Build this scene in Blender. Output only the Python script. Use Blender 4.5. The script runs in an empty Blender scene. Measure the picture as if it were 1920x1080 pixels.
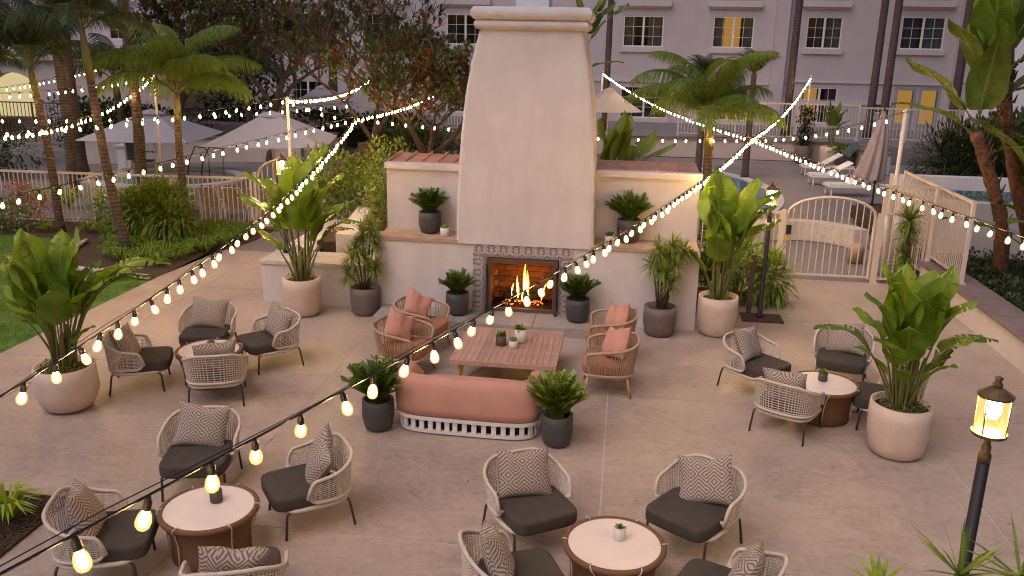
import bpy, math, random
from mathutils import Vector, Matrix
R = math.radians
PI = math.pi
sc = bpy.context.scene
COL = sc.collection
random.seed(7)

# ------------------------------------------------------------------ camera
cam_d = bpy.data.cameras.new("camera")
cam_d.sensor_width = 36.0
cam_d.lens = 30.13
cam_d.clip_start = 0.1
cam_d.clip_end = 500
cam = bpy.data.objects.new("camera", cam_d)
COL.objects.link(cam)
p_, y_, r_ = 0.27568, 0.12708, 0.02025
fwd = Vector((-math.sin(y_) * math.cos(p_), math.cos(y_) * math.cos(p_), -math.sin(p_)))
rt = Vector((math.cos(y_), math.sin(y_), 0))
up = rt.cross(fwd)
r2 = rt * math.cos(r_) + up * math.sin(r_)
u2 = up * math.cos(r_) - rt * math.sin(r_)
M = Matrix((r2, u2, -fwd)).transposed().to_4x4()
M.translation = Vector((0, 0, 4.4))
cam.matrix_world = M
sc.camera = cam

# ------------------------------------------------------------------ sky, sun, exposure
world = bpy.data.worlds.new("World")
sc.world = world
world.use_nodes = True
wn = world.node_tree.nodes
wl = world.node_tree.links
sky = wn.new("ShaderNodeTexSky")
sky.sky_type = 'NISHITA'
sky.sun_disc = False
SUN_EL, SUN_ROT = -1.0, 215.0
sky.sun_elevation = R(SUN_EL)
sky.sun_rotation = R(SUN_ROT)
sky.altitude = 20
sky.air_density = 1.0
sky.dust_density = 1.5
sky.ozone_density = 2.0
bg = wn.get("Background")
bg.inputs[1].default_value = 0.15
wl.new(sky.outputs[0], bg.inputs[0])
sd = bpy.data.lights.new("sun", 'SUN')
sd.energy = 0.375
sd.angle = R(50)
sd.color = (1.0, 0.88, 0.91)
sun = bpy.data.objects.new("sun", sd)
COL.objects.link(sun)
dirv = Vector((math.sin(R(SUN_ROT)) * math.cos(R(55)), math.cos(R(SUN_ROT)) * math.cos(R(55)), math.sin(R(55))))
sun.rotation_euler = dirv.to_track_quat('Z', 'Y').to_euler()
sc.view_settings.view_transform = 'Standard'
sc.view_settings.look = 'None'
sc.view_settings.gamma = 1
sc.view_settings.use_curve_mapping = False
sc.view_settings.exposure = 2.5
sc.cycles.use_denoising = True
sc.cycles.filter_width = 1.1
sc.cycles.max_bounces = 6
sc.cycles.diffuse_bounces = 3
sc.cycles.glossy_bounces = 3
sc.cycles.transmission_bounces = 4
sc.cycles.transparent_max_bounces = 12
sc.cycles.sample_clamp_indirect = 4
sc.cycles.caustics_reflective = False
sc.cycles.caustics_refractive = False
BULB = 66.0          # radiance of a festoon bulb
LAMP = 240.0          # radiance of a garden lamp bulb

# ------------------------------------------------------------------ materials
def newmat(name):
    m = bpy.data.materials.new(name)
    m.use_nodes = True
    nt = m.node_tree
    b = nt.nodes.get("Principled BSDF")
    return m, nt, b

def N(nt, t, **kw):
    n = nt.nodes.new(t)
    for k, v in kw.items():
        setattr(n, k, v)
    return n

def mathn(nt, op, a, b=None, c=None):
    n = nt.nodes.new("ShaderNodeMath")
    n.operation = op
    for i, x in enumerate((a, b, c)):
        if x is None:
            continue
        if isinstance(x, (int, float)):
            n.inputs[i].default_value = x
        else:
            nt.links.new(x, n.inputs[i])
    return n.outputs[0]

def mixc(nt, fac, a, b, mode='MIX'):
    n = nt.nodes.new("ShaderNodeMix")
    n.data_type = 'RGBA'
    n.blend_type = mode
    for s, x in ((0, fac), (6, a), (7, b)):
        if isinstance(x, (int, float)):
            n.inputs[s].default_value = x
        elif isinstance(x, tuple):
            n.inputs[s].default_value = (*x[:3], 1)
        else:
            nt.links.new(x, n.inputs[s])
    return n.outputs[2]

def ramp(nt, fac, stops):
    n = nt.nodes.new("ShaderNodeValToRGB")
    e = n.color_ramp.elements
    e[0].position, e[0].color = stops[0][0], (*stops[0][1], 1)
    e[1].position, e[1].color = stops[-1][0], (*stops[-1][1], 1)
    for p, c in stops[1:-1]:
        x = e.new(p)
        x.color = (*c, 1)
    nt.links.new(fac, n.inputs[0])
    return n.outputs[0]

def noise(nt, co, scale, detail=4, rough=0.55, dist=0.0):
    n = nt.nodes.new("ShaderNodeTexNoise")
    n.inputs['Scale'].default_value = scale
    n.inputs['Detail'].default_value = detail
    n.inputs['Roughness'].default_value = rough
    n.inputs['Distortion'].default_value = dist
    nt.links.new(co, n.inputs['Vector'])
    return n.outputs[0]

def mapping(nt, co, scale=(1, 1, 1), rot=(0, 0, 0)):
    n = nt.nodes.new("ShaderNodeMapping")
    n.inputs['Scale'].default_value = scale
    n.inputs['Rotation'].default_value = rot
    nt.links.new(co, n.inputs[0])
    return n.outputs[0]

def bump(nt, b, h, strength=0.3, dist=0.01):
    n = nt.nodes.new("ShaderNodeBump")
    n.inputs['Strength'].default_value = strength
    n.inputs['Distance'].default_value = dist
    nt.links.new(h, n.inputs['Height'])
    nt.links.new(n.outputs[0], b.inputs['Normal'])

def pos(nt):
    return N(nt, "ShaderNodeNewGeometry").outputs['Position']

def objco(nt):
    return N(nt, "ShaderNodeTexCoord").outputs['Object']

def plain(name, c, rough=0.6, var=0.12, scale=6, bmp=0.0, bscale=60, metal=0.0, world_co=False, rnd=0.0, spec=0.5):
    m, nt, b = newmat(name)
    co = pos(nt) if world_co else objco(nt)
    f = noise(nt, co, scale)
    lo = tuple(x * (1 - var) for x in c)
    hi = tuple(min(1, x * (1 + var)) for x in c)
    col = ramp(nt, f, [(0.3, lo), (0.7, hi)])
    if rnd:
        oi = N(nt, "ShaderNodeObjectInfo")
        v = mathn(nt, 'MULTIPLY_ADD', oi.outputs['Random'], rnd * 2, 1 - rnd)
        hs = N(nt, "ShaderNodeHueSaturation")
        nt.links.new(v, hs.inputs['Value'])
        nt.links.new(col, hs.inputs['Color'])
        col = hs.outputs[0]
    nt.links.new(col, b.inputs['Base Color'])
    b.inputs['Roughness'].default_value = rough
    b.inputs['Metallic'].default_value = metal
    b.inputs['Specular IOR Level'].default_value = spec
    if bmp:
        bump(nt, b, noise(nt, co, bscale, 5), bmp)
    return m

def stucco(name, c, var=0.1, b_=0.35):
    m, nt, b = newmat(name)
    co = pos(nt)
    big = noise(nt, co, 1.3, 5, 0.6)
    st = noise(nt, mapping(nt, co, (3, 3, 0.5)), 1.5, 4, 0.6)
    f = mathn(nt, 'ADD', mathn(nt, 'MULTIPLY', big, 0.6), mathn(nt, 'MULTIPLY', st, 0.4))
    col = ramp(nt, f, [(0.32, tuple(x * (1 - var) for x in c)), (0.68, tuple(min(1, x * (1 + var * 0.5)) for x in c))])
    nt.links.new(col, b.inputs['Base Color'])
    b.inputs['Roughness'].default_value = 0.9
    b.inputs['Specular IOR Level'].default_value = 0.2
    h = mathn(nt, 'ADD', noise(nt, co, 55, 4), mathn(nt, 'MULTIPLY', noise(nt, co, 7, 3), 1.5))
    bump(nt, b, h, b_, 0.012)
    return m

def leafmat(name, c, c2, trans=0.35, rough=0.45, back=None, wavescale=0, spec=0.4):
    m, nt, b = newmat(name)
    co = objco(nt)
    oi = N(nt, "ShaderNodeObjectInfo")
    f = noise(nt, pos(nt), 9, 3)
    v = mathn(nt, 'ADD', mathn(nt, 'MULTIPLY', f, 0.7), mathn(nt, 'MULTIPLY', oi.outputs['Random'], 0.45))
    col = ramp(nt, v, [(0.3, c), (0.8, c2)])
    if wavescale:
        w = nt.nodes.new("ShaderNodeTexWave")
        w.bands_direction = 'Y'
        w.inputs['Scale'].default_value = wavescale
        w.inputs['Distortion'].default_value = 0.6
        uv = N(nt, "ShaderNodeUVMap")
        nt.links.new(uv.outputs[0], w.inputs[0])
        col = mixc(nt, mathn(nt, 'MULTIPLY', w.outputs[1], 0.22), col, c2)
        sx = N(nt, "ShaderNodeSeparateXYZ")
        nt.links.new(uv.outputs[0], sx.inputs[0])
        mid = mathn(nt, 'LESS_THAN', mathn(nt, 'ABSOLUTE', mathn(nt, 'SUBTRACT', sx.outputs[0], 0.5)), 0.028)
        col = mixc(nt, mathn(nt, 'MULTIPLY', mid, 0.7), col, (0.30, 0.34, 0.10))
        bump(nt, b, w.outputs[1], 0.25, 0.01)
    if back:
        g = N(nt, "ShaderNodeNewGeometry")
        wn_ = nt.nodes.new("ShaderNodeTexWhiteNoise")
        wn_.noise_dimensions = '3D'
        sn = N(nt, "ShaderNodeVectorMath", operation='SNAP')
        nt.links.new(pos(nt), sn.inputs[0])
        sn.inputs[1].default_value = (0.45, 0.45, 0.45)
        nt.links.new(sn.outputs[0], wn_.inputs['Vector'])
        k = mathn(nt, 'MULTIPLY', g.outputs['Backfacing'], mathn(nt, 'GREATER_THAN', wn_.outputs[0], 0.45))
        col = mixc(nt, k, col, back)
    nt.links.new(col, b.inputs['Base Color'])
    b.inputs['Roughness'].default_value = rough
    b.inputs['Specular IOR Level'].default_value = spec
    t = N(nt, "ShaderNodeBsdfTranslucent")
    nt.links.new(mixc(nt, 1.0, col, (1.5, 1.35, 0.5), 'MULTIPLY'), t.inputs[0])
    ms = N(nt, "ShaderNodeMixShader")
    ms.inputs[0].default_value = trans
    nt.links.new(b.outputs[0], ms.inputs[1])
    nt.links.new(t.outputs[0], ms.inputs[2])
    nt.links.new(ms.outputs[0], nt.nodes.get("Material Output").inputs[0])
    return m

def emitmat(name, c, s, rim=None):
    m, nt, b = newmat(name)
    e = N(nt, "ShaderNodeEmission")
    e.inputs[0].default_value = (*c, 1)
    e.inputs[1].default_value = s
    out = e.outputs[0]
    if rim:
        lw = N(nt, "ShaderNodeLayerWeight")
        lw.inputs[0].default_value = 0.5
        f = ramp(nt, lw.outputs['Facing'], [(0.05, (0, 0, 0)), (0.26, (1, 1, 1))])
        e2 = N(nt, "ShaderNodeEmission")
        e2.inputs[0].default_value = (*rim, 1)
        e2.inputs[1].default_value = 1.0
        ms = N(nt, "ShaderNodeMixShader")
        nt.links.new(f, ms.inputs[0])
        nt.links.new(out, ms.inputs[1])
        nt.links.new(e2.outputs[0], ms.inputs[2])
        out = ms.outputs[0]
    nt.links.new(out, nt.nodes.get("Material Output").inputs[0])
    return m

def glassmat(name, tint=(0.8, 0.85, 0.9), refl=0.04, glow=None):
    m, nt, b = newmat(name)
    t = N(nt, "ShaderNodeBsdfTransparent")
    t.inputs[0].default_value = (*tint, 1)
    g = N(nt, "ShaderNodeBsdfGlossy")
    g.inputs['Roughness'].default_value = 0.03
    lw = N(nt, "ShaderNodeLayerWeight")
    lw.inputs[0].default_value = 0.35
    f = mathn(nt, 'MULTIPLY_ADD', lw.outputs['Fresnel'], 0.8, refl)
    ms = N(nt, "ShaderNodeMixShader")
    nt.links.new(f, ms.inputs[0])
    nt.links.new(t.outputs[0], ms.inputs[1])
    nt.links.new(g.outputs[0], ms.inputs[2])
    out = ms.outputs[0]
    if glow:      # emission painted into the lamp glass for light from the bulb
        e = N(nt, "ShaderNodeEmission")
        e.inputs[0].default_value = (*glow, 1)
        e.inputs[1].default_value = 0.75
        m2 = N(nt, "ShaderNodeMixShader")
        m2.inputs[0].default_value = 0.45
        nt.links.new(out, m2.inputs[1])
        nt.links.new(e.outputs[0], m2.inputs[2])
        out = m2.outputs[0]
    nt.links.new(out, nt.nodes.get("Material Output").inputs[0])
    return m

def concrete(name, c, streak=True, rough=0.5):
    m, nt, b = newmat(name)
    co = pos(nt)
    a = noise(nt, co, 0.55, 5, 0.6)
    d = noise(nt, mapping(nt, co, (1, 1.6, 1), (0, 0, 0.35)), 2.8, 9, 0.76, 1.9)
    e = noise(nt, co, 14, 5, 0.7)
    f = mathn(nt, 'ADD', mathn(nt, 'MULTIPLY', a, 0.36), mathn(nt, 'ADD', mathn(nt, 'MULTIPLY', d, 0.4), mathn(nt, 'MULTIPLY', e, 0.24)))
    lo = tuple(x * k for x, k in zip(c, (0.60, 0.60, 0.63)))
    hi = tuple(x * k for x, k in zip(c, (1.27, 1.26, 1.22)))
    col = ramp(nt, f, [(0.36, lo), (0.5, c), (0.62, hi)])
    oi = N(nt, "ShaderNodeObjectInfo")
    hs = N(nt, "ShaderNodeHueSaturation")
    nt.links.new(mathn(nt, 'MULTIPLY_ADD', oi.outputs['Random'], 0.06, 0.97), hs.inputs['Value'])
    nt.links.new(col, hs.inputs['Color'])
    nt.links.new(hs.outputs[0], b.inputs['Base Color'])
    rr = ramp(nt, d, [(0.3, (rough - 0.12,) * 3), (0.7, (rough + 0.15,) * 3)])
    nt.links.new(rr, b.inputs['Roughness'])
    b.inputs['Specular IOR Level'].default_value = 0.5
    bump(nt, b, mathn(nt, 'ADD', mathn(nt, 'MULTIPLY', d, 1.0), mathn(nt, 'MULTIPLY', e, 0.4)), 0.18, 0.02)
    return m

def pillow_mat():
    m, nt, b = newmat("woven_geometric")
    uv = N(nt, "ShaderNodeUVMap")
    sx = N(nt, "ShaderNodeSeparateXYZ")
    nt.links.new(mapping(nt, uv.outputs[0], (3.6, 3.2, 1)), sx.inputs[0])
    X, Y = sx.outputs[0], sx.outputs[1]
    fu = mathn(nt, 'ABSOLUTE', mathn(nt, 'SUBTRACT', mathn(nt, 'FRACT', X), 0.5))
    fv = mathn(nt, 'ABSOLUTE', mathn(nt, 'SUBTRACT', mathn(nt, 'FRACT', Y), 0.5))
    d = mathn(nt, 'ADD', fu, fv)
    st = mathn(nt, 'GREATER_THAN', mathn(nt, 'FRACT', mathn(nt, 'MULTIPLY', d, 4.0)), 0.55)
    ch = mathn(nt, 'GREATER_THAN', mathn(nt, 'FRACT', mathn(nt, 'MULTIPLY', mathn(nt, 'ADD', Y, mathn(nt, 'MULTIPLY', fu, 1.0)), 4.0)), 0.55)
    par = mathn(nt, 'GREATER_THAN', mathn(nt, 'FRACT', mathn(nt, 'MULTIPLY', mathn(nt, 'ADD', mathn(nt, 'FLOOR', X), mathn(nt, 'FLOOR', Y)), 0.5)), 0.25)
    f = mathn(nt, 'ADD', mathn(nt, 'MULTIPLY', st, par), mathn(nt, 'MULTIPLY', ch, mathn(nt, 'SUBTRACT', 1.0, par)))
    col = mixc(nt, f, (0.45, 0.375, 0.32), (0.13, 0.10, 0.088))
    sp = noise(nt, uv.outputs[0], 120, 2)
    col = mixc(nt, mathn(nt, 'MULTIPLY', sp, 0.35), col, (0.30, 0.25, 0.22))
    nt.links.new(col, b.inputs['Base Color'])
    b.inputs['Roughness'].default_value = 0.95
    b.inputs['Specular IOR Level'].default_value = 0.1
    bump(nt, b, noise(nt, uv.outputs[0], 160, 2), 0.3, 0.004)
    return m

def tile_mat(name, ca, cb, polar=True):
    m, nt, b = newmat(name)
    uv = N(nt, "ShaderNodeUVMap")
    sx = N(nt, "ShaderNodeSeparateXYZ")
    nt.links.new(uv.outputs[0], sx.inputs[0])
    x = mathn(nt, 'ABSOLUTE', mathn(nt, 'SUBTRACT', sx.outputs[0], 0.5))
    y = sx.outputs[1]
    r = mathn(nt, 'SQRT', mathn(nt, 'ADD', mathn(nt, 'MULTIPLY', x, x), mathn(nt, 'MULTIPLY', y, y)))
    a = mathn(nt, 'ARCTAN2', x, mathn(nt, 'ADD', y, 0.001))
    v = mathn(nt, 'SINE', mathn(nt, 'ADD', mathn(nt, 'MULTIPLY', a, 9.0), mathn(nt, 'MULTIPLY', r, 7.0)))
    w = mathn(nt, 'SINE', mathn(nt, 'MULTIPLY', mathn(nt, 'SUBTRACT', r, mathn(nt, 'MULTIPLY', x, 0.8)), 24.0))
    f = mathn(nt, 'GREATER_THAN', mathn(nt, 'ADD', mathn(nt, 'MULTIPLY', v, 0.8), mathn(nt, 'MULTIPLY', w, 0.6)), 0.12)
    col = mixc(nt, f, ca, cb)
    nt.links.new(col, b.inputs['Base Color'])
    b.inputs['Roughness'].default_value = 0.4
    return m

def wood(name, c, sc_=(1, 8, 8), rough=0.55, rnd=0.12):
    m, nt, b = newmat(name)
    co = objco(nt)
    f = noise(nt, mapping(nt, co, sc_), 5, 5, 0.6, 0.4)
    oi = N(nt, "ShaderNodeObjectInfo")
    f2 = mathn(nt, 'ADD', f, mathn(nt, 'MULTIPLY_ADD', oi.outputs['Random'], rnd * 2, -rnd))
    col = ramp(nt, f2, [(0.3, tuple(x * 0.7 for x in c)), (0.7, tuple(x * 1.15 for x in c))])
    nt.links.new(col, b.inputs['Base Color'])
    b.inputs['Roughness'].default_value = rough
    bump(nt, b, f, 0.2, 0.004)
    return m

def palmtrunk(name, c1, c2, rings=38):
    m, nt, b = newmat(name)
    sx = N(nt, "ShaderNodeSeparateXYZ")
    nt.links.new(objco(nt), sx.inputs[0])
    n0 = noise(nt, objco(nt), 5, 4)
    s = mathn(nt, 'SINE', mathn(nt, 'ADD', mathn(nt, 'MULTIPLY', sx.outputs[2], rings * 2.0), mathn(nt, 'MULTIPLY', n0, 4.0)))
    f = mathn(nt, 'MULTIPLY_ADD', s, 0.16, n0)
    col = ramp(nt, f, [(0.25, c1), (0.75, c2)])
    nt.links.new(col, b.inputs['Base Color'])
    b.inputs['Roughness'].default_value = 0.9
    bump(nt, b, f, 0.6, 0.03)
    return m

def weave_mat(name, c1, c2, su=60, sv=60):
    m, nt, b = newmat(name)
    sx = N(nt, "ShaderNodeSeparateXYZ")
    nt.links.new(objco(nt), sx.inputs[0])
    at = mathn(nt, 'ARCTAN2', sx.outputs[0], sx.outputs[1])
    a = mathn(nt, 'SINE', mathn(nt, 'MULTIPLY', at, su))
    z = mathn(nt, 'SINE', mathn(nt, 'MULTIPLY', sx.outputs[2], sv * 6.0))
    f = mathn(nt, 'MULTIPLY_ADD', mathn(nt, 'MULTIPLY', a, z), 0.5, 0.5)
    nt.links.new(ramp(nt, f, [(0.1, c1), (0.8, c2)]), b.inputs['Base Color'])
    b.inputs['Roughness'].default_value = 0.75
    bump(nt, b, f, 0.6, 0.004)
    return m

MT = {}
MT['patio'] = concrete("stamped_concrete", (0.38, 0.298, 0.248), rough=0.42)
MT['joint'] = plain("joint_sand", (0.52, 0.46, 0.40), 0.9)
MT['deck'] = concrete("pool_deck", (0.20, 0.175, 0.175), rough=0.6)
MT['hearth'] = concrete("hearth_stone", (0.33, 0.29, 0.26), rough=0.6)
MT['stucco'] = stucco("white_stucco", (0.61, 0.56, 0.55), 0.13)
MT['stucco_b'] = stucco("building_stucco", (0.50, 0.44, 0.46), 0.08, 0.2)
MT['stucco_w'] = stucco("pale_stucco", (0.68, 0.66, 0.68), 0.06, 0.15)
MT['stucco_t'] = stucco("trim_stucco", (0.56, 0.50, 0.49), 0.06, 0.15)
MT['stucco_l'] = stucco("loggia_stucco", (0.46, 0.40, 0.38), 0.08, 0.2)
MT['bench'] = concrete("terrazzo_bench", (0.52, 0.47, 0.42), rough=0.7)
MT['ledge'] = plain("buff_stone", (0.42, 0.29, 0.21), 0.7, 0.2, 5, 0.3, rnd=0.1)
MT['copper'] = plain("copper_sheet", (0.66, 0.30, 0.17), 0.4, 0.25, 3, 0.1, 20, metal=0.15, rnd=0.12)
MT['cap'] = plain("wall_cap_stone", (0.20, 0.145, 0.135), 0.8, 0.2, 4, 0.3, rnd=0.08)
MT['lawn'] = plain("lawn_grass", (0.075, 0.15, 0.012), 0.9, 0.4, 3, 0.8, 90, world_co=True)
MT['soil'] = plain("mulch_soil", (0.060, 0.033, 0.020), 1.0, 0.5, 20, 1.0, 40, world_co=True)
MT['soil2'] = plain("pot_soil", (0.075, 0.045, 0.025), 1.0, 0.5, 30, 1.0, 60)
MT['earth'] = plain("earth", (0.06, 0.05, 0.035), 1.0, 0.3, 1, world_co=True)
MT['fence'] = plain("cream_painted_metal", (0.58, 0.50, 0.43), 0.45, 0.06)
MT['white'] = plain("white_paint", (0.72, 0.69, 0.66), 0.4, 0.05)
MT['pole'] = plain("pale_pole_paint", (0.62, 0.54, 0.46), 0.45, 0.1)
MT['dark'] = plain("dark_metal", (0.012, 0.009, 0.009), 0.6, 0.2)
MT['bronze'] = plain("weathered_bronze", (0.16, 0.10, 0.045), 0.5, 0.35, 20, metal=0.4)
MT['rubber'] = plain("black_rubber", (0.015, 0.013, 0.012), 0.5, 0.1)
MT['cord'] = plain("beige_cord", (0.53, 0.45, 0.38), 0.8, 0.12, 60)
MT['cushion'] = plain("charcoal_fabric", (0.066, 0.054, 0.044), 0.85, 0.12, 10, 0.12, 300, spec=0.25)
MT['legs'] = plain("brown_powder_coat", (0.045, 0.028, 0.022), 0.45, 0.1)
MT['pillow'] = pillow_mat()
MT['orange'] = plain("terracotta_fabric", (0.34, 0.155, 0.10), 0.9, 0.08, 8, 0.15, 300, spec=0.2)
MT['pinkpil'] = plain("salmon_fabric", (0.50, 0.255, 0.195), 0.9, 0.08, 8, 0.15, 300, spec=0.2)
MT['sofa'] = plain("coral_upholstery", (0.51, 0.265, 0.20), 0.85, 0.10, 2, 0.1, 300, spec=0.25)
MT['rope'] = plain("tan_rope", (0.40, 0.27, 0.17), 0.85, 0.12, 40)
MT['teak'] = wood("teak_legs", (0.50, 0.28, 0.13), (8, 8, 1))
MT['tablewood'] = wood("rosy_teak", (0.45, 0.27, 0.205), (8, 1, 8))
MT['wicker'] = weave_mat("brown_wicker", (0.11, 0.050, 0.020), (0.19, 0.088, 0.036), 90, 90)
MT['top'] = plain("pale_stone_top", (0.72, 0.62, 0.56), 0.45, 0.06, 4)
MT['potw'] = plain("white_pot", (0.54, 0.42, 0.345), 0.7, 0.13, 3, 0.1, 30)
MT['potg'] = plain("charcoal_pot", (0.060, 0.058, 0.060), 0.6, 0.12, 4, 0.1, 50)
MT['potb'] = plain("taupe_pot", (0.15, 0.112, 0.095), 0.7, 0.15, 4, 0.25, 30)
MT['pots'] = plain("small_white_pot", (0.62, 0.57, 0.52), 0.5, 0.04)
MT['potd'] = plain("small_brown_pot", (0.085, 0.06, 0.045), 0.6, 0.1)
MT['glass'] = glassmat("window_glass")
MT['lampglass'] = glassmat("lamp_glass", (1.0, 0.93, 0.70), 0.06, (0.42, 0.215, 0.075))
MT['room'] = plain("dark_interior", (0.05, 0.042, 0.045), 0.9)
MT['curtain'] = plain("curtain_sheer", (0.26, 0.27, 0.25), 0.9, 0.2, 5)
MT['curtain_d'] = plain("curtain_grey", (0.12, 0.105, 0.11), 0.9, 0.2, 5)
MT['litroom_latch'] = emitmat("lit_room_and_latch", (1.0, 0.48, 0.10), 0.085)
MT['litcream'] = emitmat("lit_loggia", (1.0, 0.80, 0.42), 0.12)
MT['doorframe'] = plain("grey_door_paint", (0.30, 0.32, 0.34), 0.5)
MT['bulb'] = emitmat("bulb_glow", (1.0, 0.56, 0.19), BULB, (0.30, 0.165, 0.055))
MT['lampbulb'] = emitmat("lamp_glow", (1.0, 0.68, 0.30), LAMP)
MT['frost'] = emitmat("lamp_frost", (1.0, 0.60, 0.20), 1.6)
MT['bark'] = plain("bark", (0.085, 0.06, 0.05), 0.95, 0.35, 10, 0.8, 30)
MT['barkr'] = plain("fibrous_bark", (0.13, 0.060, 0.032), 0.95, 0.5, 14, 1.0, 25)
MT['trunk1'] = palmtrunk("ringed_trunk", (0.04, 0.027, 0.02), (0.12, 0.085, 0.058))
MT['trunk2'] = palmtrunk("slim_trunk", (0.055, 0.038, 0.038), (0.095, 0.066, 0.062), 30)
MT['shaft'] = plain("crownshaft", (0.10, 0.095, 0.025), 0.6, 0.3, 6)
MT['strel'] = leafmat("paddle_leaf", (0.068, 0.148, 0.012), (0.190, 0.295, 0.022), 0.30, 0.38, wavescale=9)
MT['strelb'] = leafmat("paddle_leaf_dark", (0.064, 0.122, 0.019), (0.152, 0.212, 0.030), 0.25, 0.45, wavescale=9)
MT['petiole'] = plain("leaf_stalk", (0.13, 0.13, 0.035), 0.5, 0.3, 6)
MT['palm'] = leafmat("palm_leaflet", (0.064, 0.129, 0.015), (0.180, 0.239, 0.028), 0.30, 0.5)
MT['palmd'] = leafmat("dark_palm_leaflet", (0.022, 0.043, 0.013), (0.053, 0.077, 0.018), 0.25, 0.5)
MT['zz'] = leafmat("glossy_leaf", (0.056, 0.099, 0.014), (0.179, 0.248, 0.031), 0.15, 0.35)
MT['drac'] = leafmat("spiky_leaf", (0.078, 0.136, 0.018), (0.250, 0.318, 0.053), 0.25, 0.45)
MT['strap'] = leafmat("strappy_leaf", (0.120, 0.212, 0.024), (0.377, 0.474, 0.062), 0.25, 0.5)
MT['grass'] = leafmat("grass_blade", (0.074, 0.165, 0.011), (0.135, 0.248, 0.018), 0.2, 0.6)
MT['magn'] = leafmat("magnolia_leaf", (0.033, 0.060, 0.012), (0.090, 0.128, 0.021), 0.12, 0.4, back=(0.20, 0.075, 0.025))
MT['hedge'] = leafmat("hedge_leaf", (0.021, 0.039, 0.008), (0.057, 0.084, 0.013), 0.2, 0.55)
MT['bush'] = leafmat("bush_leaf", (0.068, 0.121, 0.015), (0.186, 0.241, 0.029), 0.25, 0.5)
MT['flowerw'] = plain("white_petals", (0.62, 0.50, 0.44), 0.7)
MT['flowerp'] = plain("pink_petals", (0.45, 0.10, 0.14), 0.7)
MT['flowero'] = plain("orange_leaves", (0.35, 0.11, 0.03), 0.7)
MT['canvas'] = leafmat("umbrella_canvas", (0.46, 0.46, 0.56), (0.50, 0.50, 0.60), 0.25, 0.8)
MT['canvas_lit'] = leafmat("umbrella_canvas_warm_lit", (0.50, 0.46, 0.42), (0.54, 0.50, 0.46), 0.35, 0.8)  # canvas copy with warm light painted into its colour
MT['taupe'] = plain("taupe_canvas", (0.33, 0.265, 0.25), 0.9, 0.08)
MT['blackcush'] = plain("slate_fabric", (0.055, 0.07, 0.085), 0.8)
MT['steel'] = plain("steel_tube", (0.35, 0.34, 0.34), 0.25, 0.1, metal=0.9)
MT['sling'] = plain("tan_sling", (0.44, 0.36, 0.29), 0.8)
MT['fb'] = plain("firebrick", (0.30, 0.115, 0.045), 0.85, 0.3, 8, 0.3, rnd=0.25)
MT['soot_shade'] = plain("sooty_metal_and_shade", (0.022, 0.014, 0.011), 0.6, 0.4, 10)
MT['browntrim'] = plain("brown_metal_trim", (0.11, 0.062, 0.045), 0.5, 0.2)
MT['logs'] = plain("charred_log", (0.025, 0.016, 0.012), 0.95, 0.5, 20, 1.0, 30)
MT['ember'] = emitmat("ember", (1.0, 0.16, 0.02), 0.8)
MT['tile'] = tile_mat("floral_tile", (0.44, 0.39, 0.38), (0.20, 0.165, 0.18))
MT['spatile'] = tile_mat("blue_tile", (0.17, 0.22, 0.30), (0.07, 0.09, 0.15))
def flame_mat():
    m, nt, b = newmat("flame")
    e = N(nt, "ShaderNodeEmission")
    sx = N(nt, "ShaderNodeSeparateXYZ")
    nt.links.new(objco(nt), sx.inputs[0])
    h = mathn(nt, 'DIVIDE', sx.outputs[2], 0.5)
    nt.links.new(ramp(nt, h, [(0.0, (1.0, 0.30, 0.04)), (0.25, (1.0, 0.62, 0.16)), (0.55, (1.0, 0.45, 0.07)), (1.0, (1.0, 0.16, 0.01))]), e.inputs[0])
    lw = N(nt, "ShaderNodeLayerWeight")
    lw.inputs[0].default_value = 0.5
    core = mathn(nt, 'POWER', mathn(nt, 'SUBTRACT', 1.0, lw.outputs['Facing']), 1.6)
    nt.links.new(mathn(nt, 'MULTIPLY', core, 2.6), e.inputs[1])
    t = N(nt, "ShaderNodeBsdfTransparent")
    a = N(nt, "ShaderNodeAddShader")
    ms = N(nt, "ShaderNodeMixShader")
    nt.links.new(core, ms.inputs[0])
    nt.links.new(t.outputs[0], ms.inputs[1])
    nt.links.new(e.outputs[0], ms.inputs[2])
    nt.links.new(ms.outputs[0], nt.nodes.get("Material Output").inputs[0])
    return m
MT['flame'] = flame_mat()
def water_mat():
    m, nt, b = newmat("pool_water")
    f = noise(nt, pos(nt), 0.8, 3)
    nt.links.new(ramp(nt, f, [(0.3, (0.035, 0.15, 0.19)), (0.7, (0.055, 0.20, 0.24))]), b.inputs['Base Color'])
    b.inputs['Roughness'].default_value = 0.08
    bump(nt, b, noise(nt, pos(nt), 7, 3), 0.15, 0.03)
    return m
MT['water'] = water_mat()

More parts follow.
